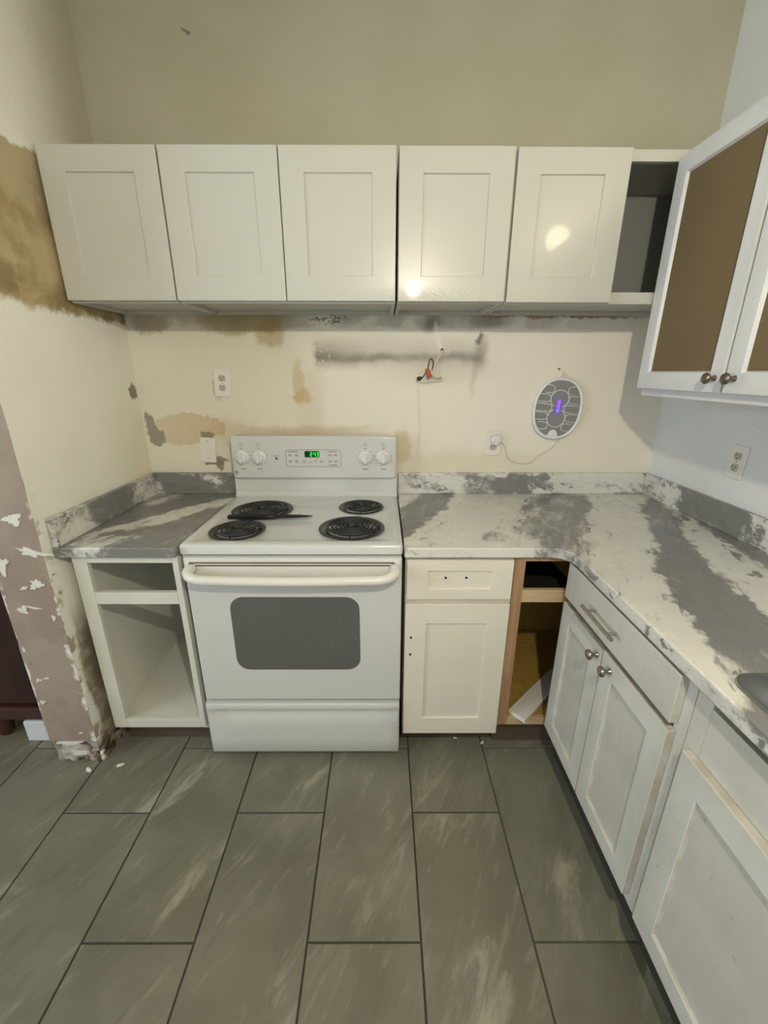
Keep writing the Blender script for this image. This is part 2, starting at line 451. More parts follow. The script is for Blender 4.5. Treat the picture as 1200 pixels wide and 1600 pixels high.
def mat_oven_glass():
    t = NT('oven_glass', 0.12, spec=0.5)
    v = t.co()
    c = t.mix(t.noise(v, 3, 3), (0.105, 0.112, 0.105), (0.125, 0.132, 0.122))
    c = t.mix(t.mul(t.ss(t.noise(v, 70, 4), .66, .72), t.ss(t.xyz(v)[0], -0.3, -0.1)), c, (0.24, 0.25, 0.23))
    t.col(c)
    M['oven_glass'] = t.m
mat_oven_glass()
def mat_mesh():
    t = NT('zapper_mesh', 0.6)
    v = t.co()
    o = t.xyz(t.map(v, (0, 0, 0), (0, R(45), 0), (0.0028, 1, 0.0028)))
    fx = t.math('ABSOLUTE', t.math('SUBTRACT', t.math('FRACT', o[0]), .5))
    fz = t.math('ABSOLUTE', t.math('SUBTRACT', t.math('FRACT', o[2]), .5))
    m = t.mx(t.ss(fx, .3, .4), t.ss(fz, .3, .4))
    t.col(t.mix(m, (0.13, 0.13, 0.125), (0.34, 0.34, 0.33)))
    M['zapper_mesh'] = t.m
mat_mesh()
emit('led_green', (0.02, 0.9, 0.08), 0.8)
emit('uv', (0.035, 0.008, 1.0), 13.0)
plain('receptacle', (0.50, 0.47, 0.40), 0.4)
t = NT('display_black', 0.2); t.col((0.004, 0.02, 0.008)); M['display'] = t.m
emit('bulb', LAMP_A_COL, LAMP_A_STR)
emit('globe', (1.0, 0.88, 0.62), LAMP_B_STR)
def mat_glass():
    m = bpy.data.materials.new('window_glass'); m.use_nodes = True
    b = m.node_tree.nodes['Principled BSDF']
    b.inputs['Transmission Weight'].default_value = 1.0
    b.inputs['Roughness'].default_value = 0.0
    b.inputs['IOR'].default_value = 1.45
    M['glass'] = m
mat_glass()

# marble colour fields: (centre, radii, rotation about z, softness, grey value, weight)
BIG = 9.0
mat_marble('marble_top', [
    # left worktop: grey with one pale diagonal streak
    ((-0.90, -0.35, .9), (0.40, 0.50, BIG), 0, .3, 1.0, .95),
    ((-0.835, -0.31, .9), (0.042, 0.40, BIG), -36, .45, 0.10, .95),
    ((-0.96, -0.62, .9), (0.10, 0.045, BIG), 30, .4, 0.15, .85),
    ((-1.03, -0.09, .9), (0.09, 0.10, BIG), -40, .4, 0.35, .8),
    # right worktop: pale field, grey diagonal bands
    ((0.70, -0.60, .9), (0.68, 0.75, BIG), 0, .1, 0.04, .97),
    ((0.165, -0.26, .9), (0.082, 0.37, BIG), -25, .14, 0.92, .97),
    ((0.40, -0.575, .9), (0.06, 0.045, BIG), 20, .5, 0.62, .8),
    ((0.46, -0.16, .9), (0.10, 0.16, BIG), -25, .6, 0.30, .7),
    ((0.70, -0.37, .9), (0.135, 0.42, BIG), -21, .35, 0.72, .9),
    ((0.84, -0.14, .9), (0.10, 0.16, BIG), -25, .4, 0.85, .9),
    ((0.90, -0.52, .9), (0.12, 0.62, BIG), -24, .3, 0.08, .95),
    ((0.76, -0.88, .9), (0.12, 0.28, BIG), -20, .3, 0.0, 1.0),
    ((1.00, -0.64, .9), (0.060, 0.66, BIG), -23, .25, 1.0, .97),
    ((0.85, -1.02, .9), (0.105, 0.34, BIG), -16, .25, 0.95, .97),
    ((1.10, -0.76, .9), (0.050, 0.50, BIG), -22, .25, 0.02, .97),
    ((1.21, -0.75, .9), (0.045, 0.55, BIG), -10, .35, 0.90, .95),
    ((0.665, -1.10, .9), (0.050, 0.22, BIG), -8, .35, 0.0, .95),
    ((0.80, -1.32, .9), (0.15, 0.12, BIG), 0, .5, 0.6, .8),
], 0.0)
mat_marble('marble_splash', [
    ((-0.86, 0, .96), (0.26, .05, 0.3), 0, .2, .92, .9),
    ((-1.09, -0.34, .96), (0.05, 0.24, 0.3), 0, .4, .9, .9),
    ((-1.09, -0.10, .96), (0.05, 0.10, 0.3), 0, .4, .25, .7),
    ((-1.09, -0.60, .93), (0.05, 0.10, 0.05), 0, .5, .2, .8),
    ((0.30, 0, .96), (0.27, .05, 0.2), 0, .2, .12, .8),
    ((0.63, 0, .965), (0.24, .05, 0.045), 0, .25, .85, .9),
    ((1.10, 0, .96), (0.20, .05, 0.2), 0, .3, .3, .7),
    ((1.26, -0.40, .96), (0.05, 0.20, 0.3), 0, .2, .95, .9),
    ((1.26, -0.10, .96), (0.05, 0.08, 0.3), 0, .2, .3, .9),
    ((1.26, -0.72, .95), (0.05, 0.12, 0.08), 0, .3, .15, .8),
], 0.0, True)

# ------------------------------------------------------------------ mesh helpers
def box(bm, x0, x1, y0, y1, z0, z1):
    vs = [bm.verts.new(p) for p in ((x0, y0, z0), (x1, y0, z0), (x1, y1, z0), (x0, y1, z0), (x0, y0, z1), (x1, y0, z1), (x1, y1, z1), (x0, y1, z1))]
    for f in ((0, 3, 2, 1), (4, 5, 6, 7), (0, 1, 5, 4), (1, 2, 6, 5), (2, 3, 7, 6), (3, 0, 4, 7)):
        bm.faces.new([vs[i] for i in f])
    return vs

def tube(bm, pts, r, seg=10, closed=False, cap=True):
    pts = [Vector(p) for p in pts]
    n = len(pts)
    rs = r if isinstance(r, (list, tuple)) else [r] * n
    rings = []
    up = None
    for i, p in enumerate(pts):
        if closed:
            d = pts[(i + 1) % n] - pts[i - 1]
        else:
            d = pts[min(i + 1, n - 1)] - pts[max(i - 1, 0)]
        d.normalize()
        if up is None:
            up = Vector((0, 0, 1)) if abs(d.z) < .9 else Vector((1, 0, 0))
        a = up - d * up.dot(d)
        a.normalize()
        b = d.cross(a)
        up = a
        rings.append([bm.verts.new(p + (a * cos(2 * pi * k / seg) + b * sin(2 * pi * k / seg)) * rs[i]) for k in range(seg)])
    for i in range(n if closed else n - 1):
        A, B = rings[i], rings[(i + 1) % n]
        for k in range(seg):
            bm.faces.new((A[k], A[(k + 1) % seg], B[(k + 1) % seg], B[k]))
    if cap and not closed:
        bm.faces.new(rings[0][::-1]); bm.faces.new(rings[-1])

def lathe(bm, prof, seg=32, mat=None, sx=1.0, sy=1.0, sweep_close=True):
    """profile of (radius, height) about local z, then mapped by a matrix"""
    rings = []
    for r, h in prof:
        if r < 1e-6:
            rings.append([bm.verts.new((0, 0, h))])
        else:
            rings.append([bm.verts.new((r * sx * cos(2 * pi * k / seg), r * sy * sin(2 * pi * k / seg), h)) for k in range(seg)])
    for A, B in zip(rings[:-1], rings[1:]):
        for k in range(seg):
            k2 = (k + 1) % seg
            if len(A) == 1 and len(B) == 1:
                continue
            if len(A) == 1:
                bm.faces.new((A[0], B[k], B[k2]))
            elif len(B) == 1:
                bm.faces.new((A[k], A[k2], B[0]))
            else:
                bm.faces.new((A[k], A[k2], B[k2], B[k]))
    if mat is not None:
        vs = [v for r in rings for v in r]
        bmesh.ops.transform(bm, matrix=mat, verts=vs)

def prism(bm, outline, axis, a0, a1):
    """outline: 2D points; axis 'x','y','z' is the extrusion axis"""
    def P(p, a):
        return {'x': (a, p[0], p[1]), 'y': (p[0], a, p[1]), 'z': (p[0], p[1], a)}[axis]
    A = [bm.verts.new(P(p, a0)) for p in outline]
    B = [bm.verts.new(P(p, a1)) for p in outline]
    n = len(outline)
    bm.faces.new(A[::-1]); bm.faces.new(B)
    for i in range(n):
        j = (i + 1) % n
        bm.faces.new((A[i], A[j], B[j], B[i]))

def rrect(x0, x1, z0, z1, r, seg=6):
    out = []
    for cx, cz, a0 in ((x1 - r, z1 - r, 0), (x0 + r, z1 - r, 90), (x0 + r, z0 + r, 180), (x1 - r, z0 + r, 270)):
        for k in range(seg + 1):
            a = R(a0 + 90 * k / seg)
            out.append((cx + r * cos(a), cz + r * sin(a)))
    return out

def ring_prism(bm, outer, inner, axis, a0, a1):
    """frame between two outlines of the same point count"""
    def P(p, a):
        return {'x': (a, p[0], p[1]), 'y': (p[0], a, p[1]), 'z': (p[0], p[1], a)}[axis]
    n = len(outer)
    O0 = [bm.verts.new(P(p, a0)) for p in outer]; O1 = [bm.verts.new(P(p, a1)) for p in outer]
    I0 = [bm.verts.new(P(p, a0)) for p in inner]; I1 = [bm.verts.new(P(p, a1)) for p in inner]
    for i in range(n):
        j = (i + 1) % n
        for q in ((O0[i], O0[j], O1[j], O1[i]), (I0[j], I0[i], I1[i], I1[j]), (O0[j], O0[i], I0[i], I0[j]), (O1[i], O1[j], I1[j], I1[i])):
            bm.faces.new(q)

def fin(bm):
    bmesh.ops.recalc_face_normals(bm, faces=bm.faces[:])

def obj(name, bm, mat, parent=None, bevel=0.0, smooth=False, local=False, seg=2):
    """one mesh object. Vertices are in world metres unless local."""
    fin(bm)
    me = bpy.data.meshes.new(name)
    bm.to_mesh(me); bm.free()
    me.materials.append(M[mat] if isinstance(mat, str) else mat)
    o = bpy.data.objects.new(name, me)
    COL.objects.link(o)
    if smooth:
        for p in me.polygons:
            p.use_smooth = True
        if smooth is not True:
            me.set_sharp_from_angle(angle=R(smooth))
    if parent is not None:
        o.parent = parent
        if not local:
            wp = Vector((0, 0, 0)); q = parent
            while q is not None:
                wp += q.location; q = q.parent
            o.location = -wp
    if bevel:
        b = o.modifiers.new('bevel', 'BEVEL')
        b.width = bevel; b.segments = seg; b.limit_method = 'ANGLE'; b.angle_limit = R(40)
    return o

def tag(o, label, cat, group=None):
    o['label'] = label; o['category'] = cat
    if group:
        o['group'] = group
    return o

def thing(name, label, cat, loc, group=None, rot=(0, 0, 0)):
    o = bpy.data.objects.new(name, None)
    o.empty_display_size = .1
    o.location = loc; o.rotation_euler = rot
    COL.objects.link(o)
    return tag(o, label, cat, group)

def struct(name, bm, mat, **k):
    o = obj(name, bm, mat, **k)
    o['kind'] = 'structure'
    return o

def B():
    return bmesh.new()

# ------------------------------------------------------------------ room shell
XL, XR, YF, ZC, XO = -1.099, 1.269, -4.2, 2.95, -3.2
bm = B(); box(bm, XO - .1, XR + .1, YF - .1, .1, -.12, -.004)
floor = struct('floor', bm, 'grout')
bm = B(); box(bm, XO - .1, XR + .1, 0, .1, -.12, ZC); struct('wall_back', bm, 'wall_back')
bm = B(); box(bm, XR, XR + .1, YF, 0, -.12, ZC); struct('wall_right', bm, 'wall_right')
bm = B(); box(bm, XO - .1, XR + .1, YF - .1, .1, ZC, ZC + .1); struct('ceiling', bm, 'ceiling')

# front wall (behind the camera) and outer wall of the left room, each with a window opening
bm = B()
wx0, wx1, wz0, wz1 = -1.45, .05, .95, 2.25
box(bm, XO - .1, wx0, YF - .1, YF, -.12, ZC); box(bm, wx1, XR + .1, YF - .1, YF, -.12, ZC)
box(bm, wx0, wx1, YF - .1, YF, -.12, wz0); box(bm, wx0, wx1, YF - .1, YF, wz1, ZC)
struct('wall_front', bm, 'room_wall')
bm = B()
vy0, vy1, vz0, vz1 = -3.1, -1.6, .875, 2.225
box(bm, XO - .1, XO, YF, vy0, -.12, ZC); box(bm, XO - .1, XO, vy1, 0, -.12, ZC)
box(bm, XO - .1, XO, vy0, vy1, -.12, vz0); box(bm, XO - .1, XO, vy0, vy1, vz1, ZC)
struct('wall_outer', bm, 'room_wall')
bm = B()
ring_prism(bm, [(wx0, wz0), (wx1, wz0), (wx1, wz1), (wx0, wz1)], [(wx0 + .05, wz0 + .05), (wx1 - .05, wz0 + .05), (wx1 - .05, wz1 - .05), (wx0 + .05, wz1 - .05)], 'y', YF - .08, YF - .03)
box(bm, (wx0 + wx1) / 2 - .02, (wx0 + wx1) / 2 + .02, YF - .075, YF - .035, wz0 + .05, wz1 - .05)
w1 = struct('window_1', bm, 'plate_white', bevel=.003)
bm = B(); box(bm, wx0 + .04, wx1 - .04, YF - .06, YF - .055, wz0 + .04, wz1 - .04); obj('pane', bm, 'glass', w1)
bm = B()
ring_prism(bm, [(vy0, vz0), (vy1, vz0), (vy1, vz1), (vy0, vz1)], [(vy0 + .05, vz0 + .05), (vy1 - .05, vz0 + .05), (vy1 - .05, vz1 - .05), (vy0 + .05, vz1 - .05)], 'x', XO - .08, XO - .03)
box(bm, XO - .075, XO - .035, vy0 + .05, vy1 - .05, 1.53, 1.57)
w2 = struct('window_2', bm, 'plate_white', bevel=.003)
bm = B(); box(bm, XO - .06, XO - .055, vy0 + .04, vy1 - .04, vz0 + .04, vz1 - .04); obj('pane', bm, 'glass', w2)

# left wall stub with a worn free end
EY = -0.706
def stub():
    bm = B()
    nz, ny = 150, 26
    zs = [ZC * (k / nz) ** 1.25 for k in range(nz + 1)]
    xa = -1.279
    def jag(z, s):
        n = mnoise.noise(Vector((z * 14, s * 7.3, 1.7))) * .006 + mnoise.noise(Vector((z * 45, s * 3.1, 4.2))) * .004
        if z < .11:
            n += .010 + .010 * mnoise.noise(Vector((z * 60, s, 8)))
        return n if z < 1.25 else n * .25
    ys = [EY * (1 - k / ny) for k in range(ny + 1)]       # from the free end to the back wall
    nx = 8
    side = []; end = []
    for z in zs:
        j = jag(z, 1)
        row = []
        for k, y in enumerate(ys):
            rel = 0.0025 * mnoise.noise(Vector((y * 5, z * 5, 3)))
            yy = y + (max(j, -.002) if k == 0 else 0)
            x = XL + rel * (0 if k == ny else 1) - (max(j, 0) * .8 if k == 0 else 0)
            row.append(bm.verts.new((x, yy, z)))
        side.append(row)
        erow = [row[0]]
        jl = jag(z, 5)
        for k in range(1, nx + 1):
            f = k / nx
            x = row[0].co.x + (xa - row[0].co.x) * f + (max(jl, 0) if k == nx else 0)
            yb = EY + .0025 * mnoise.noise(Vector((x * 12, z * 9, 6)))
            if z < .10:
                yb += .012 * (1 + mnoise.noise(Vector((x * 40, z * 45, 2)))) * (1 if 0 < k < nx else .4)
            erow.append(bm.verts.new((x, yb, z)))
        end.append(erow)
    fe = []
    for a in range(nz):
        for k in range(ny):
            bm.faces.new((side[a][k], side[a][k + 1], side[a + 1][k + 1], side[a + 1][k]))
        for k in range(nx):
            f = bm.faces.new((end[a][k], end[a + 1][k], end[a + 1][k + 1], end[a][k + 1])); f.material_index = 1
    # far side
    bl = [bm.verts.new((xa, 0, z)) for z in (zs[0], zs[-1])]
    bm.faces.new([end[k][nx] for k in range(nz + 1)] + [bl[1], bl[0]])
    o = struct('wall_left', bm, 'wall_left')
    o.data.materials.append(M['wall_end'])
    return o
wall_left = stub()

# loose flakes of white paint on the free end of that wall (each a thin curled scrap)
def flake(name, c, w, h, rot, seed, mat='chip', parent=wall_left):
    rnd = random.Random(seed)
    bm = B()
    n = 22
    pts = []
    for k in range(n):
        a = 2 * pi * k / n
        rr = rnd.uniform(.45, 1.0) * (1 + .25 * sin(3 * a + seed))
        x, z = w * rr * cos(a), h * rr * sin(a)
        pts.append((c[0] + x * cos(rot) - z * sin(rot), c[1] + x * sin(rot) + z * cos(rot)))
    prism(bm, pts, 'y', EY - .0030, EY + .004)
    return obj(name, bm, mat, parent)
for k, (x, z, w, h, r) in enumerate([(-1.165, 1.02, .035, .022, .3), (-1.135, 0.905, .062, .016, -.25), (-1.245, .865, .022, .045, .2), (-1.15, .79, .030, .022, .4),
                                     (-1.195, .775, .022, .006, .4), (-1.222, .69, .020, .018, .1), (-1.185, .70, .030, .004, -.2), (-1.225, 1.03, .012, .022, .5),
                                     (-1.262, .53, .008, .012, 0), (-1.245, .40, .014, .008, .3), (-1.215, .408, .012, .004, .2), (-1.15, .155, .012, .004, .3),
                                     (-1.20, .105, .062, .012, .05), (-1.18, .055, .040, .014, -.1), (-1.125, .66, .008, .014, .1), (-1.256, .30, .012, .009, .5)]):
    flake('paint_flake', (x, z), w, h, r, k)

# ------------------------------------------------------------------ floor tiles
TX = [XO - .05] + [-1.115 - .3047 * k for k in range(6, 0, -1)] + [-1.115, -.812, -.508, -.203, .105, .41, .715, 1.02, XR]
TX = [XO] + [x for x in TX[1:]]
G = .0028
mesh_cache = {}
for i in range(len(TX) - 1):
    x0, x1 = TX[i], TX[i + 1]
    # joints in every second column are shifted by half a tile
    par = (i - TX.index(-1.115)) % 2
    y = (-.900 + .615 * 2) if par == 0 else (-1.25 + .615 * 3)
    while y > YF:
        a, b = min(y, 0.0), max(y - .615, YF)
        y -= .615
        if a - b < .03 or x1 - x0 < .03:
            continue
        w, l = round(x1 - x0 - 2 * G, 4), round(a - b - 2 * G, 4)
        key = (w, l)
        if key not in mesh_cache:
            bm = B(); box(bm, -w / 2, w / 2, -l / 2, l / 2, -.012, 0)
            bmesh.ops.bevel(bm, geom=[e for e in bm.edges if all(v.co.z > -.001 for v in e.verts)], offset=.0012, segments=1, affect='EDGES')
            fin(bm)
            me = bpy.data.meshes.new('tile'); bm.to_mesh(me); bm.free()
            me.materials.append(M['tile'])
            mesh_cache[key] = me
        o = bpy.data.objects.new('tile', mesh_cache[key])
        COL.objects.link(o)
        o.parent = floor
        o.location = ((x0 + x1) / 2, (a + b) / 2, random.uniform(-.0006, 0))

# ------------------------------------------------------------------ cabinet builders
def shaker(parent, x0, z0, w, h, mat, name='door', t=.02, st=.075, rt=None, rb=None, rec=.007, loc_y=0.0, slope=.002, bevel=.0015, panel_mat=None):
    """framed door in the parent's local axes: front face at y = loc_y, going back by t. A ring frame plus a recessed panel."""
    rt = st if rt is None else rt; rb = st if rb is None else rb
    bm = B()
    O = [(0, 0), (w, 0), (w, h), (0, h)]
    I = [(st, rb), (w - st, rb), (w - st, h - rt), (st, h - rt)]
    s = slope
    I2 = [(st + s, rb + s), (w - st - s, rb + s), (w - st - s, h - rt - s), (st + s, h - rt - s)]
    def V(p, y): return bm.verts.new((p[0], y, p[1]))
    o0 = [V(p, 0) for p in O]; o1 = [V(p, t) for p in O]
    i0 = [V(p, 0) for p in I]; i1 = [V(p, rec + .002) for p in I2]; i2 = [V(p, t) for p in I2]
    for a in range(4):
        b = (a + 1) % 4
        for q in ((o0[a], o0[b], i0[b], i0[a]), (i0[a], i0[b], i1[b], i1[a]), (i1[a], i1[b], i2[b], i2[a]), (o1[a], o1[b], o0[b], o0[a]), (i2[a], i2[b], o1[b], o1[a])):
            bm.faces.new(q)
    d = obj(name, bm, mat, parent, local=True, bevel=bevel)
    d.location = (x0, loc_y, z0)
    bm = B(); box(bm, st + s - .001, w - st - s + .001, rec, t - .003, rb + s - .001, h - rt - s + .001)
    p = obj(name + '_panel', bm, panel_mat or mat, d, local=True)
    return d

def hole_dots(parent, pts, y, r=.004):
    for x, z in pts:
        bm = B()
        lathe(bm, [(0, 0), (r, 0), (r, .002), (0, .002)], 10, Matrix.Translation((x, y, z)) @ Matrix.Rotation(R(90), 4, 'X'))
        obj('screw_hole', bm, 'dark_gap', parent)

def knob(parent, x, z, mat='nickel'):
    bm = B()
    prof = [(0, 0), (.008, 0), (.008, .003), (.0055, .006), (.0055, .014), (.010, .018), (.0145, .022), (.0155, .026), (.013, .030), (.007, .0325), (0, .033)]
    lathe(bm, prof, 20, Matrix.Translation((x, 0, z)) @ Matrix.Rotation(R(90), 4, 'X'))
    return obj('knob', bm, mat, parent, local=True, smooth=50)

# ---- wall cabinets on the back wall
ZB, ZT, YFR, YD = 1.687, 2.130, -.332, -.352
def wall_cabinet(x0, x1, label, doors, open_from=None):
    base = Vector((x0, YFR, ZB))
    c = thing('wall_cabinet', label, 'cabinet', base, 'white wall cabinets over the range')
    w, d, h = x1 - x0, -YFR - .002, ZT - ZB
    bm = B()
    box(bm, 0, .014, .018, d, 0, h); box(bm, w - .014, w, .018, d, 0, h)
    box(bm, .014, w - .014, .018, d, h - .014, h)
    obj('carcass', bm, 'carcass_grey', c, local=True, bevel=.001)
    bm = B(); box(bm, .014, w - .014, .018, d, .014, .026); obj('bottom_panel', bm, 'carcass_grey', c, local=True)
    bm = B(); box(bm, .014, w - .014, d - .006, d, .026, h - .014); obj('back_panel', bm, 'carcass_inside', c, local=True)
    bm = B(); box(bm, .014, w - .014, d - .03, d - .006, 0.0, .014); obj('hanging_rail', bm, 'carcass_grey', c, local=True, bevel=.001)
    # face frame as four members
    bm = B(); box(bm, 0, .038, 0, .018, 0, h); obj('frame_stile', bm, 'film_white', c, local=True, bevel=.001)
    bm = B(); box(bm, w - .038, w, 0, .018, 0, h); obj('frame_stile', bm, 'film_white', c, local=True, bevel=.001)
    bm = B(); box(bm, .038, w - .038, 0, .018, h - .032, h); obj('frame_rail', bm, 'film_white', c, local=True, bevel=.001)
    bm = B(); box(bm, .038, w - .038, 0, .018, 0, .037); obj('frame_rail', bm, 'film_white', c, local=True, bevel=.001)
    for dx0, dx1, dz in doors:
        shaker(c, dx0 - x0, .005 + dz, dx1 - dx0, ZT - ZB - .005, 'film_white', st=.077, rt=.071, rb=.077, loc_y=YD - YFR - .0005, t=.0195, rec=.006)
    return c
wall_cabinet(-1.084, -.7095, 'leftmost white wall cabinet, single glossy shaker door beside the bare ochre plaster', [(-1.084, -.7115, 0)])
wall_cabinet(-.7065, .0435, 'wide white wall cabinet with two glossy shaker doors, second from the left', [(-.7055, -.332, 0), (-.3285, .0425, 0)])
wall_cabinet(.050, .4195, 'white single-door wall cabinet between the two-door one and the half-open corner one', [(.052, .4175, -.001)])
wall_cabinet(.4235, 1.262, 'white corner wall cabinet with lamp glint on its door and an uncovered opening at right', [(.4255, .7845, -.003)])

# ---- old wall cabinet on the right wall with brown panels
rc = thing('wall_cabinet', 'old white wall cabinet on the right wall with brown-panelled doors', 'cabinet', (.954, -.350, 1.380), rot=(0, 0, R(-90)))
W, D, H = 1.20, .312, .735
bm = B()
box(bm, 0, .018, .02, D, 0, H); box(bm, W - .018, W, .02, D, 0, H); box(bm, .018, W - .018, .02, D, H - .018, H); box(bm, .018, W - .018, .02, D, .018, .036); box(bm, .018, W - .018, D - .006, D, .036, H - .018)
obj('carcass', bm, 'upper_old_white', rc, local=True, bevel=.0015)
bm = B(); ring_prism(bm, [(0, 0), (W, 0), (W, H), (0, H)], [(.045, .045), (W - .045, .045), (W - .045, H - .045), (.045, H - .045)], 'y', 0, .02)
obj('face_frame', bm, 'upper_old_white', rc, local=True, bevel=.002)
for k in range(3):
    x0 = [0.0, .404, .806][k]; wd = [.396, .395, .39][k]
    d = shaker(rc, x0, .026, wd, .692, 'upper_old_white', st=.050, rt=.050, rb=.053, loc_y=-.0205, t=.02, rec=.009, slope=.006, panel_mat='brown_panel', bevel=.002)
    if k == 0: knob(d, wd - .028, .039, 'nickel_dark')
    if k == 1: knob(d, .034, .039, 'nickel_dark')
    if k == 2: knob(d, wd - .05, .041, 'nickel_dark')

# ---- left base cabinet, doorless
ZK = .127; ZCT, ZCB = .905, .869
lb = thing('base_cabinet', 'doorless white base cabinet left of the range, open and empty', 'cabinet', (-1.056, -.655, 0))
X0, X1, Y0 = -1.056, -.697, -.655
bm = B()
box(bm, X0, X0 + .016, Y0 + .019, -.03, ZK - .02, ZCB - .004); box(bm, X1 - .016, X1, Y0 + .019, -.03, ZK - .02, ZCB - .004)
box(bm, X0 + .016, X1 - .016, -.045, -.03, ZK, ZCB - .004)
obj('carcass', bm, 'left_cab_white', lb, bevel=.001)
bm = B(); box(bm, X0 + .016, X1 - .016, Y0 + .019, -.045, .146, .162); obj('bottom_panel', bm, 'left_cab_white', lb)
for nm, a in (('frame_stile', (X0, X0 + .049, ZK, ZCB - .003)), ('frame_stile', (X1 - .02, X1, ZK, ZCB - .003)), ('frame_rail', (X0 + .049, X1 - .02, .842, ZCB - .003)),
              ('frame_rail', (X0 + .049, X1 - .02, .682, .728)), ('frame_rail', (X0 + .049, X1 - .02, ZK, .166))):
    bm = B(); box(bm, a[0], a[1], Y0, Y0 + .019, a[2], a[3]); obj(nm, bm, 'left_cab_white', lb, bevel=.0015)
bm = B(); box(bm, X0, X1, Y0 + .075, Y0 + .09, 0, ZK - .02); obj('toe_kick', bm, 'toe_brown', lb)

# ---- base cabinet right of the range
rb_ = thing('base_cabinet', 'cream white base cabinet right of the range with drilled handleless drawer and door', 'cabinet', (.078, -.647, 0))
X0, X1, Y0 = .079, .452, -.647
bm = B()
box(bm, X0, X0 + .016, Y0 + .019, -.03, ZK - .02, ZCB - .003); box(bm, X1 - .016, X1, Y0 + .019, -.03, ZK - .02, ZCB - .003)
box(bm, X0 + .016, X1 - .016, Y0 + .019, -.03, .135, .15); box(bm, X0 + .016, X1 - .016, -.042, -.03, .15, ZCB - .003)
obj('carcass', bm, 'new_white', rb_, bevel=.001)
bm = B(); ring_prism(bm, [(X0, ZK), (X1, ZK), (X1, ZCB - .003), (X0, ZCB - .003)], [(X0 + .03, ZK + .03), (X1 - .03, ZK + .03), (X1 - .03, ZCB - .03), (X0 + .03, ZCB - .03)], 'y', Y0, Y0 + .019)
box(bm, X0 + .03, X1 - .03, Y0, Y0 + .019, .685, .715)
obj('face_frame', bm, 'new_white', rb_, bevel=.001)
bm = B(); box(bm, X0, X1, Y0 + .07, Y0 + .085, 0, ZK - .02); obj('toe_kick', bm, 'toe_brown', rb_)
dr = shaker(rb_, .083 - .078, .709, .363, .149, 'new_white', name='drawer', st=.073, rt=.040, rb=.040, loc_y=-.0205, t=.02, rec=.007)
hole_dots(dr, [(.217, .790), (.288, .790)], -.6605, .0042)
do = shaker(rb_, .080 - .078, .109, .367, .581, 'new_white', st=.075, rt=.080, rb=.076, loc_y=-.0205, t=.02, rec=.007)
hole_dots(do, [(.102, .553), (.101, .481)], -.6675, .0042)

# ---- raw wood corner cabinet
cb = thing('corner_cabinet', 'bare wood corner base cabinet, open and dark inside, in the corner of the run', 'cabinet', (.454, -.65, 0))
X0, X1, Y0 = .4535, 1.245, -.65
bm = B(); box(bm, X0, X0 + .038, Y0, Y0 + .019, .135, ZCB - .002); obj('frame_stile', bm, 'raw_wood', cb, bevel=.001)
bm = B(); box(bm, .655, .70, Y0, Y0 + .019, .135, ZCB - .002); obj('frame_stile', bm, 'raw_wood', cb, bevel=.001)
bm = B(); box(bm, X0 + .038, .655, Y0, Y0 + .019, .847, ZCB - .002); obj('frame_rail', bm, 'raw_wood', cb, bevel=.001)
bm = B(); box(bm, X0 + .038, .655, Y0, Y0 + .019, .687, .735); obj('frame_rail', bm, 'raw_wood_light', cb, bevel=.001)
bm = B(); box(bm, X0 + .038, .655, Y0, Y0 + .019, .135, .166); obj('frame_rail', bm, 'raw_wood_light', cb, bevel=.001)
bm = B()
box(bm, X0, X0 + .012, Y0 + .019, -.03, .11, ZCB - .003); box(bm, X1 - .012, X1, Y0 + .019, -.03, .11, ZCB - .003)
box(bm, .70, X1 - .012, Y0, Y0 + .019, .11, ZCB - .003); box(bm, X0 + .012, X1 - .012, -.042, -.03, .11, ZCB - .003)
obj('carcass', bm, 'yellow_ply', cb)
bm = B(); box(bm, X0 + .012, X1 - .012, Y0 + .019, -.042, .145, .16); obj('bottom_panel', bm, 'yellow_ply', cb)
bm = B(); box(bm, X0 + .012, .72, Y0 + .019, -.042, .690, .698); obj('dust_shelf', bm, 'dark_gap', cb)  # shelf coloured near black to paint in the compartment's shadow
bm = B(); box(bm, X0 + .012, .9, -.056, -.043, .600, .625); obj('cleat', bm, 'cable_white', cb)
bm = B(); box(bm, X0 + .012, .9, -.056, -.043, .440, .455); obj('cleat', bm, 'cable_white', cb)
bm = B(); box(bm, X0, .70, Y0 + .05, Y0 + .065, 0, .11); obj('toe_kick', bm, 'toe_brown', cb)
# white offcut lying inside
wb = thing('board_offcut', 'white painted board offcut lying diagonally inside the open corner cabinet', 'board', (.60, -.50, .1605))
bm = B()
box(bm, -.036, .036, -.18, .18, .0, .018)
bmesh.ops.transform(bm, matrix=Matrix.Translation((.658, -.528, .1665)) @ Matrix.Rotation(R(-47), 4, 'Z'), verts=bm.verts[:])
obj('board', bm, 'plate_white', wb, bevel=.0015)

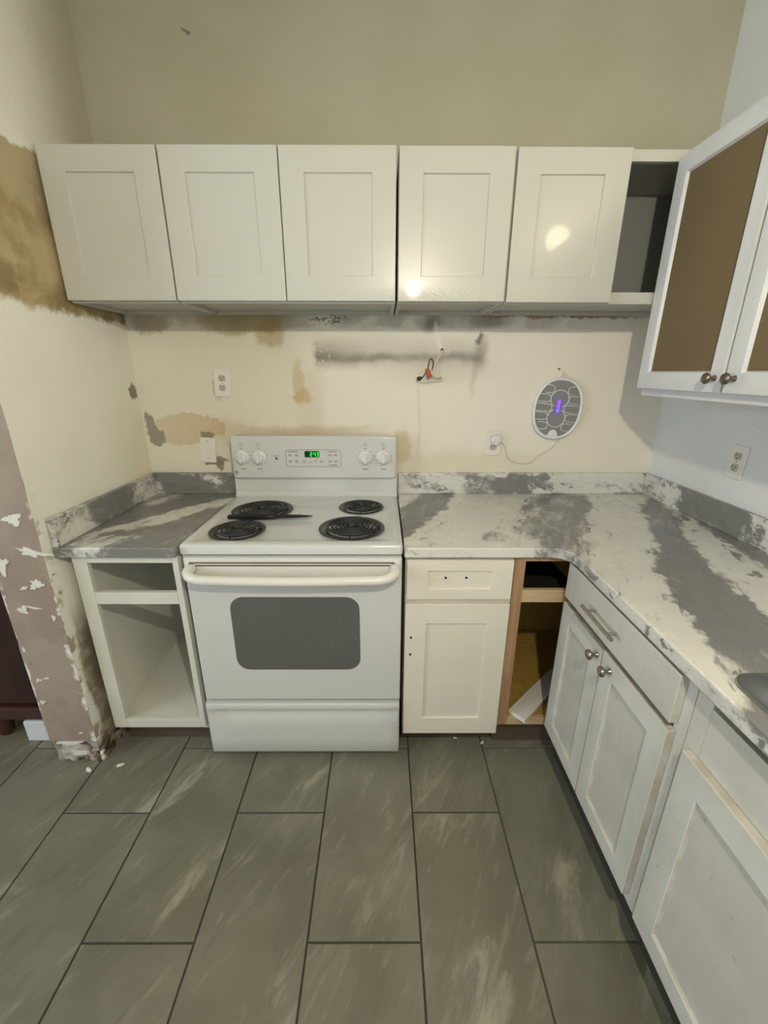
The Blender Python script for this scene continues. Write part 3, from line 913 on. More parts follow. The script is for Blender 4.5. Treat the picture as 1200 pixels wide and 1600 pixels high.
# ---- right run: drawer base and sink base, faces look towards -x
XF = .645
def run_cabinet(label, y0, w, carc_w):
    c = thing('base_cabinet', label, 'cabinet', (XF, y0, 0), rot=(0, 0, R(-90)))
    Dp = XR - XF - .02
    bm = B()
    box(bm, 0, .016, .02, Dp, ZK - .02, ZCB - .003); box(bm, w - .016, w, .02, Dp, ZK - .02, ZCB - .003)
    box(bm, .016, w - .016, .02, Dp, .14, .156); box(bm, .016, w - .016, Dp - .012, Dp, .156, ZCB - .003)
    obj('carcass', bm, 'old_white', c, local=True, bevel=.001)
    bm = B(); box(bm, 0, w, .045, .06, 0, ZK - .02); obj('toe_kick', bm, 'toe_dark', c, local=True)
    return c
c1 = run_cabinet('worn white base cabinet with bar-handled drawer above two knobbed doors', -.675, .583, .58)
W = .583
bm = B(); ring_prism(bm, [(0, .135), (W, .135), (W, ZCB - .003), (0, ZCB - .003)], [(.04, .17), (W - .04, .17), (W - .04, ZCB - .03), (.04, ZCB - .03)], 'y', 0, .02)
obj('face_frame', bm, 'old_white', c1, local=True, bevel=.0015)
bm = B(); box(bm, .006, W - .035, -.0006, .02, .700, .745); obj('frame_rail', bm, 'toe_brown', c1, local=True)['label'] = 'bare brown rail'
bm = B(); box(bm, 0, .548, 0, .02, 0, .125)
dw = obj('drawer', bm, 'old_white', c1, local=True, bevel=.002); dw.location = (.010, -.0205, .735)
bm = B()
tube(bm, [(.171, -.028, .064), (.340, -.028, .064)], .0055, 12)
tube(bm, [(.198, -.028, .064), (.198, 0, .064)], .0042, 10); tube(bm, [(.313, -.028, .064), (.313, 0, .064)], .0042, 10)
obj('bar_handle', bm, 'nickel_light', dw, local=True, smooth=40)['label'] = 'brushed nickel bar handle'
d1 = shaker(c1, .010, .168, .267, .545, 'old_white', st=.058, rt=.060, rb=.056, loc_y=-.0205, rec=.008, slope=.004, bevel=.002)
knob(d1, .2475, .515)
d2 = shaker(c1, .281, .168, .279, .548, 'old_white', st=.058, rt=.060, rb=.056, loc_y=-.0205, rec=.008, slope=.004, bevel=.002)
knob(d2, .049, .515)

c2 = run_cabinet('worn white sink base cabinet nearest the camera, plain apron above its doors', -1.2595, .93, .9)
W = .93
bm = B()
box(bm, 0, .04, 0, .02, .135, ZCB - .003); box(bm, W - .04, W, 0, .02, .135, ZCB - .003)
box(bm, .04, W - .04, 0, .02, .135, .17); box(bm, .04, W - .04, 0, .02, .70, .838)
obj('face_frame', bm, 'old_white', c2, local=True, bevel=.0015)
for x0 in (.022, .475):
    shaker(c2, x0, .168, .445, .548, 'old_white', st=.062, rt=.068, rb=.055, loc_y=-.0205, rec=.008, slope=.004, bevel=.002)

# ------------------------------------------------------------------ worktops
YC, XC = -.672, .622
lt = thing('worktop', 'short grey marbled worktop left of the range with upstands on two walls', 'worktop', (-1.09, YC, ZCB))
bm = B(); box(bm, XL + .001, -.6935, YC, -.002, ZCB, ZCT); obj('top', bm, 'marble_top', lt, bevel=.004)
bm = B(); box(bm, -1.076, -.6935, -.021, -.002, ZCT, 1.006); obj('upstand', bm, 'marble_splash', lt, bevel=.003)
bm = B(); box(bm, XL + .004, -1.076, YC + .002, -.002, ZCT, 1.006); obj('upstand', bm, 'marble_splash', lt, bevel=.003)

rt = thing('worktop', 'large L-shaped marbled worktop running from the range to the sink', 'worktop', (.0735, YC, ZCB))
YE = -2.20
r = .065
out = [(.0735, -.002), (.0735, YC)]
cx, cy = XC - r, YC - r
for k in range(9):
    a = R(90 - 90 * k / 8)
    out.append((cx + r * cos(a), cy + r * sin(a)))
out += [(XC, YE), (XR - .001, YE), (XR - .001, -.002)]
SX0, SX1, SY0, SY1 = .688, 1.175, -2.07, -1.309       # cut-out for the sink
hole = rrect(SX0, SX1, SY0, SY1, .06, 5)
bm = B()
rims = {}
for z in (ZCB, ZCT):
    es = []
    for loop in (out, hole):
        vs = [bm.verts.new((x, y, z)) for x, y in loop]
        rims[(z, id(loop))] = vs
        es += [bm.edges.new((vs[i], vs[(i + 1) % len(vs)])) for i in range(len(vs))]
    bmesh.ops.triangle_fill(bm, edges=es, use_beauty=True)
for loop in (out, hole):
    a, b = rims[(ZCB, id(loop))], rims[(ZCT, id(loop))]
    for i in range(len(a)):
        j = (i + 1) % len(a)
        bm.faces.new((a[i], a[j], b[j], b[i]))
obj('top', bm, 'marble_top', rt, bevel=.004)
bm = B(); box(bm, .0735, 1.2495, -.021, -.002, ZCT, 1.006); obj('upstand', bm, 'marble_splash', rt, bevel=.003)
bm = B(); box(bm, 1.2495, XR - .001, YE, -.002, ZCT, 1.006); obj('upstand', bm, 'marble_splash', rt, bevel=.003)

# stainless sink dropped into the cut-out
sk = thing('sink', 'stainless steel drop-in sink at the right edge of the frame', 'sink', (SX0, SY1, ZCT))
bm = B()
def loop3(x0, x1, y0, y1, rr, z): return [bm.verts.new((x, y, z)) for x, y in rrect(x0, x1, y0, y1, rr, 6)]
ls = [loop3(SX0 - .028, SX1 + .028, SY0 - .028, SY1 + .028, .045, ZCT + .0005), loop3(SX0 - .026, SX1 + .026, SY0 - .026, SY1 + .026, .044, ZCT + .005),
      loop3(SX0 - .006, SX1 + .006, SY0 - .006, SY1 + .006, .05, ZCT + .005), loop3(SX0 + .008, SX1 - .008, SY0 + .008, SY1 - .008, .058, ZCT - .002),
      loop3(SX0 + .016, SX1 - .016, SY0 + .016, SY1 - .016, .055, ZCT - .03), loop3(SX0 + .035, SX1 - .035, SY0 + .035, SY1 - .035, .06, ZCT - .17), loop3(SX0 + .07, SX1 - .07, SY0 + .07, SY1 - .07, .04, ZCT - .18)]
for A, Bq in zip(ls[:-1], ls[1:]):
    for i in range(len(A)):
        j = (i + 1) % len(A)
        bm.faces.new((A[i], A[j], Bq[j], Bq[i]))
bm.faces.new(ls[-1])
obj('basin', bm, 'steel', sk, smooth=50)
bm = B(); lathe(bm, [(0, .001), (.030, .001), (.042, .004), (.045, .0005)], 24, Matrix.Translation(((SX0 + SX1) / 2, (SY0 + SY1) / 2, ZCT - .18)))
obj('drain', bm, 'steel', sk, smooth=40)

# ------------------------------------------------------------------ range
rg = thing('electric_range', 'white freestanding electric coil range with green clock display', 'stove', (-.312, -.35, 0))
RL, RR = -.691, .069
bm = B(); box(bm, RL + .004, RR - .004, -.640, -.035, .02, .872); obj('body', bm, 'enamel', rg, bevel=.003)
for x in (RL + .06, RR - .06):
    for y in (-.58, -.09):
        bm = B(); lathe(bm, [(0, 0), (.018, 0), (.018, .012), (.009, .014), (.009, .02), (0, .02)], 16, Matrix.Translation((x, y, 0))); obj('levelling_foot', bm, 'dark_gap', rg, smooth=40)
# cooktop: rounded slab with a shallow well
bm = B()
def lp(x0, x1, y0, y1, rr, z): return [bm.verts.new((x, y, z)) for x, y in rrect(x0, x1, y0, y1, rr, 5)]
L = [lp(RL, RR, -.652, -.040, .012, .8735), lp(RL, RR, -.652, -.040, .012, .898), lp(RL + .003, RR - .003, -.649, -.043, .012, .905), lp(RL + .009, RR - .009, -.643, -.049, .012, .9075),
     lp(RL + .034, RR - .034, -.612, -.085, .018, .9075), lp(RL + .044, RR - .044, -.602, -.095, .02, .9025)]
bm.faces.new(L[0][::-1])
for A, Bq in zip(L[:-1], L[1:]):
    for i in range(len(A)):
        j = (i + 1) % len(A)
        bm.faces.new((A[i], A[j], Bq[j], Bq[i]))
bm.faces.new(L[-1])
obj('cooktop', bm, 'enamel', rg, smooth=50)
# backguard: riser, sloped foot and control panel
bm = B()
prism(bm, [(-.083, .9065), (-.083, .915), (-.072, .930), (-.070, 1.01), (-.034, 1.01), (-.034, .9065)], 'x', RL + .006, RR - .002)
obj('riser', bm, 'enamel', rg, bevel=.004)
bm = B()
prism(bm, rrect(RL + .010, RR - .007, .996, 1.190, .018, 6), 'y', -.0905, -.034)
cp = obj('control_panel', bm, 'enamel', rg, bevel=.009, seg=3, smooth=35)
PY = -.0908
def ytx(x, z, h, y=PY): return Matrix.Translation((x, y, z)) @ Matrix.Rotation(R(90), 4, 'X')
def disc(x, z, r, th, name, mat, y=PY, parent=cp, seg=24, sx=1, sy=1):
    bm = B(); lathe(bm, [(0, 0), (r, 0), (r, th), (0, th)], seg, ytx(x, z, 0, y), sx, sy)
    return obj(name, bm, mat, parent)
def plate(x0, x1, z0, z1, th, name, mat, parent=cp, y=PY, rr=None):
    bm = B()
    prism(bm, rrect(x0, x1, z0, z1, rr, 4) if rr else [(x0, z0), (x1, z0), (x1, z1), (x0, z1)], 'y', y, y - th)
    return obj(name, bm, mat, parent)
def textmesh(s, size, x, z, y, name, mat, parent):
    cu = bpy.data.curves.new(name, 'FONT'); cu.body = s; cu.size = size; cu.align_x = 'CENTER'; cu.align_y = 'CENTER'; cu.extrude = .0002
    tmp = bpy.data.objects.new('tmp', cu); COL.objects.link(tmp)
    me = bpy.data.meshes.new_from_object(tmp.evaluated_get(bpy.context.evaluated_depsgraph_get()))
    bpy.data.objects.remove(tmp)
    bm = B(); bm.from_mesh(me)
    bmesh.ops.transform(bm, matrix=Matrix.Translation((x, y, z)) @ Matrix.Rotation(R(90), 4, 'X'), verts=bm.verts[:])
    return obj(name, bm, mat, parent)
for kx, px in ((-.633, 'l'), (-.556, 'l'), (-.078, 'r'), (.003, 'r')):
    kz = 1.094
    bm = B()
    lathe(bm, [(0, 0), (.0315, 0), (.0325, .003), (.030, .007), (.0225, .010), (.0215, .020), (.019, .0225), (0, .023)], 30, ytx(kx, kz, 0, PY + .0005))
    kb = obj('knob', bm, 'plastic_white', cp, smooth=40)
    bm = B(); box(bm, kx - .0065, kx + .0065, PY - .033, PY - .021, kz - .0205, kz + .0205)
    obj('grip', bm, 'plastic_white', kb, bevel=.003)
    # dial ticks and marks printed on the panel
    bm = B()
    for k in range(12):
        a = R(30 * k + 15)
        if 60 < math.degrees(a) < 120: continue
        c_, s_ = cos(a), sin(a)
        vs = [bm.verts.new((kx + c_ * rr_ - s_ * tt, PY - .0004, kz + s_ * rr_ + c_ * tt)) for rr_, tt in ((.0345, -.0013), (.038, -.0013), (.038, .0013), (.0345, .0013))]
        bm.faces.new(vs)
    obj('dial_ticks', bm, 'print_grey', cp)['kind'] = 'stuff'
    textmesh('OFF', .008, kx, kz + .0405, PY - .0002, 'dial_word', 'print_grey', cp)
    # burner position diagram: small square with one filled quarter
    bm = B()
    ring_prism(bm, [(kx - .006, kz + .052), (kx + .006, kz + .052), (kx + .006, kz + .064), (kx - .006, kz + .064)], [(kx - .005, kz + .053), (kx + .005, kz + .053), (kx + .005, kz + .063), (kx - .005, kz + .063)], 'y', PY, PY - .0006)
    obj('burner_diagram', bm, 'print_grey', cp)
    plate(kx - .011, kx + .011, kz - .054, kz - .0505, .0005, 'dial_caption', 'print_grey')
# clock and key pad
bm = B(); ring_prism(bm, rrect(-.436, -.187, 1.052, 1.130, .010, 4), rrect(-.4345, -.1885, 1.0535, 1.1285, .0088, 4), 'y', PY, PY - .0008)
obj('keypad_border', bm, 'print_grey', cp)
ds = plate(-.3505, -.2845, 1.0955, 1.1235, .0012, 'display', 'display', rr=.003)
SEG = {'2': 'abged', '4': 'fgbc', '3': 'abgcd'}
def seg7(ch, x, z, w, h, name='digit'):
    bm = B(); t_ = .0022; y0, y1 = PY - .0012, PY - .0018
    hh = h / 2
    R_ = {'a': (x, x + w, z + h - t_, z + h), 'd': (x, x + w, z, z + t_), 'g': (x, x + w, z + hh - t_ / 2, z + hh + t_ / 2),
          'b': (x + w - t_, x + w, z + hh, z + h), 'c': (x + w - t_, x + w, z, z + hh), 'f': (x, x + t_, z + hh, z + h), 'e': (x, x + t_, z, z + hh)}
    for s in SEG[ch]:
        a = R_[s]; box(bm, a[0], a[1], y1, y0, a[2], a[3])
    bmesh.ops.transform(bm, matrix=Matrix.Translation((x, 0, z)) @ Matrix.Shear('XY', 4, (0, 0)) @ Matrix.Translation((-x, 0, -z)), verts=bm.verts[:])
    obj(name, bm, 'led_green', ds)
seg7('2', -.3260, 1.100, .0095, .0185); seg7('4', -.3105, 1.100, .0095, .0185); seg7('3', -.2965, 1.100, .0085, .0185)
for x, z in ((-.4165, 1.105), (-.388, 1.105), (-.4165, 1.077), (-.388, 1.077), (-.237, 1.105), (-.237, 1.077), (-.2115, 1.077)):
    disc(x, z, .0092, .0012, 'button', 'button_grey', sy=.85)
plate(-.221, -.202, 1.100, 1.110, .0012, 'button', 'button_grey', rr=.004)
for x in (-.354, -.276):
    plate(x - .0085, x + .0085, 1.069, 1.083, .0012, 'button', 'button_grey', rr=.003)
for x, s in ((-.326, 1), (-.302, -1)):
    bm = B(); prism(bm, [(x - .0095, 1.076 - .0075 * s), (x + .0095, 1.076 - .0075 * s), (x, 1.076 + .008 * s)], 'y', PY, PY - .0012); obj('arrow_button', bm, 'button_grey', cp)
for x, z, w in ((-.402, 1.1215, .022), (-.224, 1.1215, .020), (-.224, 1.0605, .018), (-.4165, 1.105, .005), (-.388, 1.105, .005), (-.4165, 1.077, .005), (-.388, 1.077, .005), (-.354, 1.076, .0045), (-.276, 1.076, .0045), (-.237, 1.105, .005), (-.2115, 1.105, .006), (-.237, 1.077, .005), (-.2115, 1.077, .005)):
    plate(x - w, x + w, z - .0011, z + .0011, .0018, 'key_caption', 'print_grey')
disc(-.478, 1.090, .0052, .001, 'indicator_light', 'print_dark')
plate(-.490, -.466, 1.100, 1.1022, .0005, 'indicator_caption', 'print_grey')
# round monogram badge
bd = disc(-.6655, 1.026, .0098, .0012, 'badge', 'print_grey')
bm = B(); ring_prism(bm, [(-.6655 + .0088 * cos(2 * pi * k / 24), 1.026 + .0088 * sin(2 * pi * k / 24)) for k in range(24)], [(-.6655 + .0076 * cos(2 * pi * k / 24), 1.026 + .0076 * sin(2 * pi * k / 24)) for k in range(24)], 'y', PY - .001, PY - .0016)
obj('badge_ring', bm, 'plate_white', bd)
bm = B()
tube(bm, [(-.6655 - .0015 + .0028 * cos(a) , PY - .0013, 1.026 + .004 * sin(a)) for a in [R(40 + 28 * k) for k in range(11)]], .0006, 6)
tube(bm, [(-.6655 + .003 + .0022 * cos(a), PY - .0013, 1.026 + .0038 * sin(a)) for a in [R(50 + 26 * k) for k in range(10)]], .0006, 6)
obj('badge_monogram', bm, 'plate_white', bd)

# four burners: drip pan, coil and its support
def burner(cx, cy, r, label, turns):
    bm = B()
    lathe(bm, [(r * .90, 0), (r * .985, .0035), (r, .006), (r * .985, .0078), (r * .90, .0066), (r * .84, .002), (r * .5, -.004), (0, -.005)], 48, Matrix.Translation((cx, cy, .9025)))
    pan = obj('burner', bm, 'pan_black', rg, smooth=60)
    pan['label'] = label
    bm = B()
    n = int(turns * 34)
    pts = []
    ri, ro = r * .14, r * .78
    for k in range(n + 1):
        a = 2 * pi * turns * k / n
        rad = ri + (ro - ri) * k / n
        pts.append((cx + rad * cos(a), cy + rad * sin(a), .9145))
    pts.append((pts[-1][0] + .004, pts[-1][1] + .012, .909))
    tube(bm, pts, .0050, 7)
    obj('coil', bm, 'coil_black', pan, smooth=True)
    bm = B()
    for a in (30, 150, 270):
        a = R(a)
        p0 = Vector((cx + .01 * cos(a), cy + .01 * sin(a), .9085)); p1 = Vector((cx + r * .85 * cos(a), cy + r * .85 * sin(a), .9085))
        tube(bm, [p0, p1], .0022, 6)
    lathe(bm, [(0, .0), (r * .10, 0), (r * .10, .0055), (0, .006)], 20, Matrix.Translation((cx, cy, .9115)))
    obj('coil_support', bm, 'coil_black', pan)
burner(-.507, -.272, .126, 'large rear burner', 5)
burner(-.092, -.232, .096, 'small rear burner', 4)
burner(-.535, -.510, .101, 'small front burner', 4)
burner(-.116, -.485, .123, 'large front burner', 5)

# oven door with window, vent slots and handle
bm = B(); box(bm, -.671, .066, -.672, -.642, .278, .868)
od = obj('oven_door', bm, 'enamel', rg, bevel=.006, seg=3)
bm = B(); prism(bm, rrect(-.533, -.081, .418, .721, .048, 8), 'y', -.670, -.6735); obj('oven_window', bm, 'oven_glass', od, bevel=.0008)['label'] = 'grey oven window'
bm = B(); prism(bm, rrect(-.664, .059, .800, .864, .008, 3), 'y', -.670, -.6745); obj('vent_trim', bm, 'handle_white', od, bevel=.0015)
for z in (.8525, .8425):
    bm = B(); box(bm, -.650, .040, -.6757, -.673, z - .0023, z + .0023); obj('vent_slot', bm, 'toe_brown', od)
bm = B()
hp = []
for k in range(13):
    a = k / 12
    ang = R(-90 + 90 * a)
    hp.append((-.628 + .036 * sin(ang), -.726 + .052 * (1 - cos(ang)) if k else -.672, .806))
hp = [(-.643, -.671, .832), (-.647, -.688, .831), (-.645, -.704, .828), (-.636, -.717, .823), (-.620, -.726, .819), (-.595, -.731, .816)]
hp = hp + [(-.45, -.734, .814), (-.302, -.735, .813), (-.155, -.734, .814)] + [(-.605 - x, y, z) for x, y, z in hp[::-1]]
tube(bm, hp, [.019, .0185, .018, .0172, .0168, .0165, .0165, .0165, .0165, .0165, .0168, .0172, .018, .0185, .019], 16)
obj('handle', bm, 'handle_white', od, smooth=True)
# storage drawer with a finger recess under its top edge
bm = B()
x0, x1 = -.672, .064
cols = [x0, x0 + .006, x0 + .05, x0 + .085] + [x0 + .085 + (x1 - x0 - .17) * k / 8 for k in range(1, 8)] + [x1 - .085, x1 - .05, x1 - .006, x1]
rows = [.030, .036, .10, .150, .180, .200, .215, .228, .236, .243, .250, .262, .268]
def dep(i, z):
    y = -.684
    if i in (0, len(cols) - 1): y = -.679
    inner = 1.0 if 3 <= i <= len(cols) - 4 else (0.0 if i < 2 or i > len(cols) - 3 else .35)
    d = max(0, 1 - abs(z - .232) / .055) if z < .232 else max(0, 1 - (z - .232) / .012)
    y += inner * .013 * d * d * (3 - 2 * d)
    if z in (.030, .268): y += .004
    return y
grid = [[bm.verts.new((x, dep(i, z), z)) for i, x in enumerate(cols)] for z in rows]
back = [bm.verts.new(p) for p in ((x0, -.645, .030), (x1, -.645, .030), (x1, -.645, .268), (x0, -.645, .268))]
for a in range(len(rows) - 1):
    for i in range(len(cols) - 1):
        bm.faces.new((grid[a][i], grid[a][i + 1], grid[a + 1][i + 1], grid[a + 1][i]))
bm.faces.new([g for g in grid[0]][::-1] + [back[0], back[1]]); bm.faces.new(grid[-1] + [back[2], back[3]])
bm.faces.new([g[0] for g in grid] + [back[3], back[0]]); bm.faces.new([g[-1] for g in grid][::-1] + [back[1], back[2]]); bm.faces.new(back)
obj('storage_drawer', bm, 'enamel', rg, smooth=40)

# knife lying across the cooktop
kn = thing('knife', 'black kitchen knife lying on the cooktop between the left burners', 'knife', (-.45, -.39, .912))
bm = B()
prism(bm, [(-.610, -.384), (-.603, -.381), (-.50, -.378), (-.475, -.379), (-.475, -.400), (-.50, -.402), (-.56, -.405), (-.606, -.408), (-.611, -.398)], 'z', .9112, .9245)
obj('handle', bm, 'knife_black', kn, bevel=.003)
bm = B()
prism(bm, [(-.478, -.372), (-.40, -.370), (-.33, -.373), (-.278, -.384), (-.30, -.396), (-.36, -.407), (-.43, -.411), (-.478, -.409)], 'z', .9170, .9200)
obj('blade', bm, 'knife_black', kn)
bm = B(); prism(bm, [(-.452, -.393), (-.428, -.391), (-.426, -.394), (-.450, -.397)], 'z', .9199, .9203); obj('blade_mark', bm, 'print_grey', kn)

# ------------------------------------------------------------------ things on the walls
def outlet(label, cx, cz, ang, wall='back', group=None, duplex=True):
    rotz = 0 if wall == 'back' else R(-90)
    loc = (cx, -.0005, cz) if wall == 'back' else (XR - .0005, cx, cz)
    o = thing('outlet', label, 'outlet', loc, group)
    o.rotation_euler = (0, R(ang), rotz)
    bm = B(); prism(bm, rrect(-.036, .036, -.0585, .0585, .005, 3), 'y', 0, -.006); obj('cover_plate', bm, 'plate_white', o, local=True, bevel=.002)
    for s in (-1, 1):
        z = s * .0205
        bm = B(); prism(bm, [(x, zz) for x, zz in [(.0165 * cos(2 * pi * k / 24), z + max(-.0135, min(.0135, .0165 * sin(2 * pi * k / 24)))) for k in range(24)]], 'y', -.0055, -.0085)
        rec = obj('receptacle', bm, 'receptacle', o, local=True, bevel=.0008)
        bm = B()
        box(bm, -.0075, -.0053, -.0089, -.0084, z - .002, z + .008); box(bm, .0053, .0075, -.0089, -.0084, z - .001, z + .007)
        lathe(bm, [(0, 0), (.0026, 0), (.0026, .0004), (0, .0004)], 10, Matrix.Translation((0, -.0085, z - .0075)) @ Matrix.Rotation(R(90), 4, 'X'))
        obj('slots', bm, 'dark_gap', rec, local=True)
    bm = B(); lathe(bm, [(0, 0), (.0032, 0), (.0028, .0012), (0, .0014)], 12, Matrix.Translation((0, -.006, 0)) @ Matrix.Rotation(R(90), 4, 'X')); obj('screw', bm, 'nickel_light', o, local=True)
    return o
outlet('white duplex outlet tilted on the wall above the blank cover plate', -.714, 1.412, 3, group=None)
outlet('white outlet right of the range with a plug in its upper socket', .515, 1.148, 0)
outlet('white duplex outlet on the right wall under the brown-panelled cabinet', -.483, 1.158, 3, 'right')
bp = thing('blank_plate', 'blank white cover plate hanging crooked just left of the control panel', 'cover plate', (-.817, -.0005, 1.112), rot=(0, R(4), 0))
bm = B(); prism(bm, rrect(-.036, .036, -.058, .058, .003, 3), 'y', 0, -.006); obj('plate', bm, 'plate_white', bp, local=True, bevel=.0015)
for z in (-.038, .042):
    bm = B(); lathe(bm, [(0, 0), (.0028, 0), (.0024, .001), (0, .0012)], 10, Matrix.Translation((0, -.006, z)) @ Matrix.Rotation(R(90), 4, 'X')); obj('screw', bm, 'print_grey', bp, local=True)

# plug of the zapper and its cord
pg = thing('plug', 'round white plug pushed into the outlet right of the range', 'plug', (.522, -.009, 1.165))
bm = B()
lathe(bm, [(0, 0), (.022, 0), (.024, .004), (.024, .018), (.020, .024), (0, .025)], 24, Matrix.Translation((.522, -.0088, 1.163)) @ Matrix.Rotation(R(90), 4, 'X'))
obj('plug_body', bm, 'plastic_white', pg, smooth=40)
bm = B(); box(bm, .508, .536, -.042, -.033, 1.156, 1.170); obj('plug_grip', bm, 'plastic_white', pg, bevel=.003)
cd = [(.540, -.022, 1.158), (.556, -.014, 1.148), (.575, -.006, 1.120), (.583, -.004, 1.085), (.610, -.004, 1.060), (.650, -.004, 1.050), (.70, -.004, 1.056), (.735, -.004, 1.090), (.770, -.004, 1.110), (.80, -.004, 1.135), (.812, -.005, 1.168)]
def smoothpath(p, n=6):
    p = [Vector(q) for q in p]; out = []
    for i in range(len(p) - 1):
        a, b, c, d = p[max(i - 1, 0)], p[i], p[i + 1], p[min(i + 2, len(p) - 1)]
        for k in range(n):
            u = k / n
            out.append(.5 * ((2 * b) + (c - a) * u + (2 * a - 5 * b + 4 * c - d) * u * u + (-a + 3 * b - 3 * c + d) * u ** 3))
    out.append(p[-1])
    return out
bm = B(); tube(bm, smoothpath(cd), .0021, 7); obj('cord', bm, 'cable_white', pg, smooth=True)

# oval insect zapper
zp = thing('insect_zapper', 'oval white insect zapper with violet light hanging on the wall', 'insect zapper', (.789, -.002, 1.303), rot=(0, R(5), 0))
RX, RZ = .108, .132
def sup(k, n, rx, rz, e=2.25):
    a = 2 * pi * k / n
    c, s = cos(a), sin(a)
    return (rx * math.copysign(abs(c) ** (2 / e), c), rz * math.copysign(abs(s) ** (2 / e), s))
bm = B(); prism(bm, [sup(k, 64, RX, RZ) for k in range(64)], 'y', 0, -.016); obj('back_shell', bm, 'plastic_white', zp, local=True, bevel=.002)
bm = B(); prism(bm, [sup(k, 64, RX - .006, RZ - .006) for k in range(64)], 'y', -.0155, -.0175); obj('mesh_grille', bm, 'zapper_mesh', zp, local=True)
bm = B(); tube(bm, [(sup(k, 64, RX - .003, RZ - .003)[0], -.018, sup(k, 64, RX - .003, RZ - .003)[1]) for k in range(64)], .0068, 10, closed=True); obj('rim', bm, 'plastic_white', zp, local=True, smooth=True)
def pill(x0, x1, z, h, left):
    """three-sided rounded bar loop opening to the rim"""
    pts = [(x0, z + h), (x1 - h if left else x1 + h, z + h)]
    cxp = x1 - h if left else x1 + h
    for k in range(1, 8):
        a = R(90 - 180 * k / 8)
        pts.append((cxp + (h if left else -h) * cos(a), z + h * sin(a)))
    pts.append((x0, z - h))
    return [(x, -.019, zz) for x, zz in pts]
for s in (-1, 1):
    for z, xin, xo in ((.083, .030, .068), (.043, .040, .092), (.002, .028, .100), (-.036, .040, .099), (-.078, .032, .078)):
        bm = B(); tube(bm, pill(s * xo, s * xin, z, .0165, s < 0), .0017, 6); obj('guard_bar', bm, 'plastic_white', zp, local=True, smooth=True)
bm = B()
tube(bm, [(.041 * cos(a), -.0195, .044 + .038 * sin(a)) for a in [R(-62 + 304 * k / 28) for k in range(29)]], .0020, 6)
obj('guard_loop', bm, 'plastic_white', zp, local=True, smooth=True)
bm = B()
tube(bm, [(.041 * cos(a), -.0195, -.040 + .040 * sin(a)) for a in [R(118 + 304 * k / 28) for k in range(29)]], .0020, 6)
obj('guard_loop', bm, 'plastic_white', zp, local=True, smooth=True)
bm = B(); prism(bm, [(.024 * cos(R(180 * k / 12)), -.126 + .034 * sin(R(180 * k / 12))) for k in range(13)], 'y', -.016, -.023); obj('switch_tab', bm, 'plastic_white', zp, local=True, bevel=.002)
bm = B(); prism(bm, rrect(-.010, .010, -.018, .042, .0095, 5), 'y', -.017, -.0195); obj('lamp_holder', bm, 'grill_grey', zp, local=True)
for z in (-.008, .012, .030):
    bm = B(); prism(bm, rrect(-.0062, .0062, z - .0085, z + .0085, .0055, 5), 'y', -.019, -.0225); obj('violet_lamp', bm, 'uv', zp, local=True, bevel=.001)
bm = B(); prism(bm, [(-.016, .125), (.016, .125), (.008, .143), (.005, .158), (-.005, .158), (-.008, .143)], 'y', 0, -.004); obj('hanger_tab', bm, 'cable_white', zp, local=True, bevel=.001)
nl = thing('nail', 'small nail in the wall carrying the insect zapper', 'nail', (.776, -.001, 1.474))
bm = B(); lathe(bm, [(0, 0), (.0018, 0), (.0018, .010), (.0045, .0105), (.0045, .012), (0, .0125)], 10, Matrix.Translation((.776, -.0005, 1.474)) @ Matrix.Rotation(R(90), 4, 'X')); obj('nail_shaft', bm, 'nickel_dark', nl)

# bare cable ends hanging out of the wall
wr = thing('electrical_cable', 'bare electrical cable ends with orange connector hanging out of the wall', 'cable', (.257, -.001, 1.548))
bm = B(); tube(bm, smoothpath([(.258, .0, 1.549), (.252, -.010, 1.538), (.235, -.014, 1.505), (.218, -.018, 1.470), (.212, -.020, 1.452)]), .0048, 8); obj('sheath', bm, 'cable_white', wr, smooth=True)
bm = B(); tube(bm, smoothpath([(.212, -.020, 1.455), (.220, -.022, 1.490), (.214, -.024, 1.512), (.203, -.024, 1.508), (.196, -.024, 1.470), (.176, -.026, 1.440), (.163, -.026, 1.430)]), .0022, 6); obj('black_wire', bm, 'wire_black', wr, smooth=True)
bm = B(); tube(bm, smoothpath([(.214, -.020, 1.452), (.235, -.022, 1.436), (.253, -.022, 1.440), (.262, -.022, 1.430), (.252, -.022, 1.424), (.22, -.024, 1.424), (.19, -.024, 1.418), (.165, -.024, 1.420)]), .0019, 6); obj('white_wire', bm, 'cable_white', wr, smooth=True)
bm = B(); tube(bm, smoothpath([(.212, -.022, 1.450), (.222, -.024, 1.434), (.246, -.024, 1.432), (.258, -.024, 1.440)]), .0016, 6); obj('copper_wire', bm, 'copper', wr, smooth=True)
bm = B(); tube(bm, [(.190, -.028, 1.474), (.196, -.028, 1.466), (.202, -.028, 1.448), (.205, -.028, 1.436)], [.006, .0085, .0095, .0085], 10); obj('wire_connector', bm, 'orange', wr, smooth=50)['label'] = 'orange wire connector'
bm = B(); tube(bm, [(.150, -.026, 1.432), (.160, -.026, 1.432), (.170, -.026, 1.436)], [.007, .009, .007], 10); obj('black_connector', bm, 'wire_black', wr, smooth=50)
bm = B(); lathe(bm, [(0, 0), (.007, 0), (.007, .0008), (0, .0008)], 12, Matrix.Translation((.258, -.0002, 1.551)) @ Matrix.Rotation(R(90), 4, 'X')); obj('cable_hole', bm, 'dark_gap', wr)

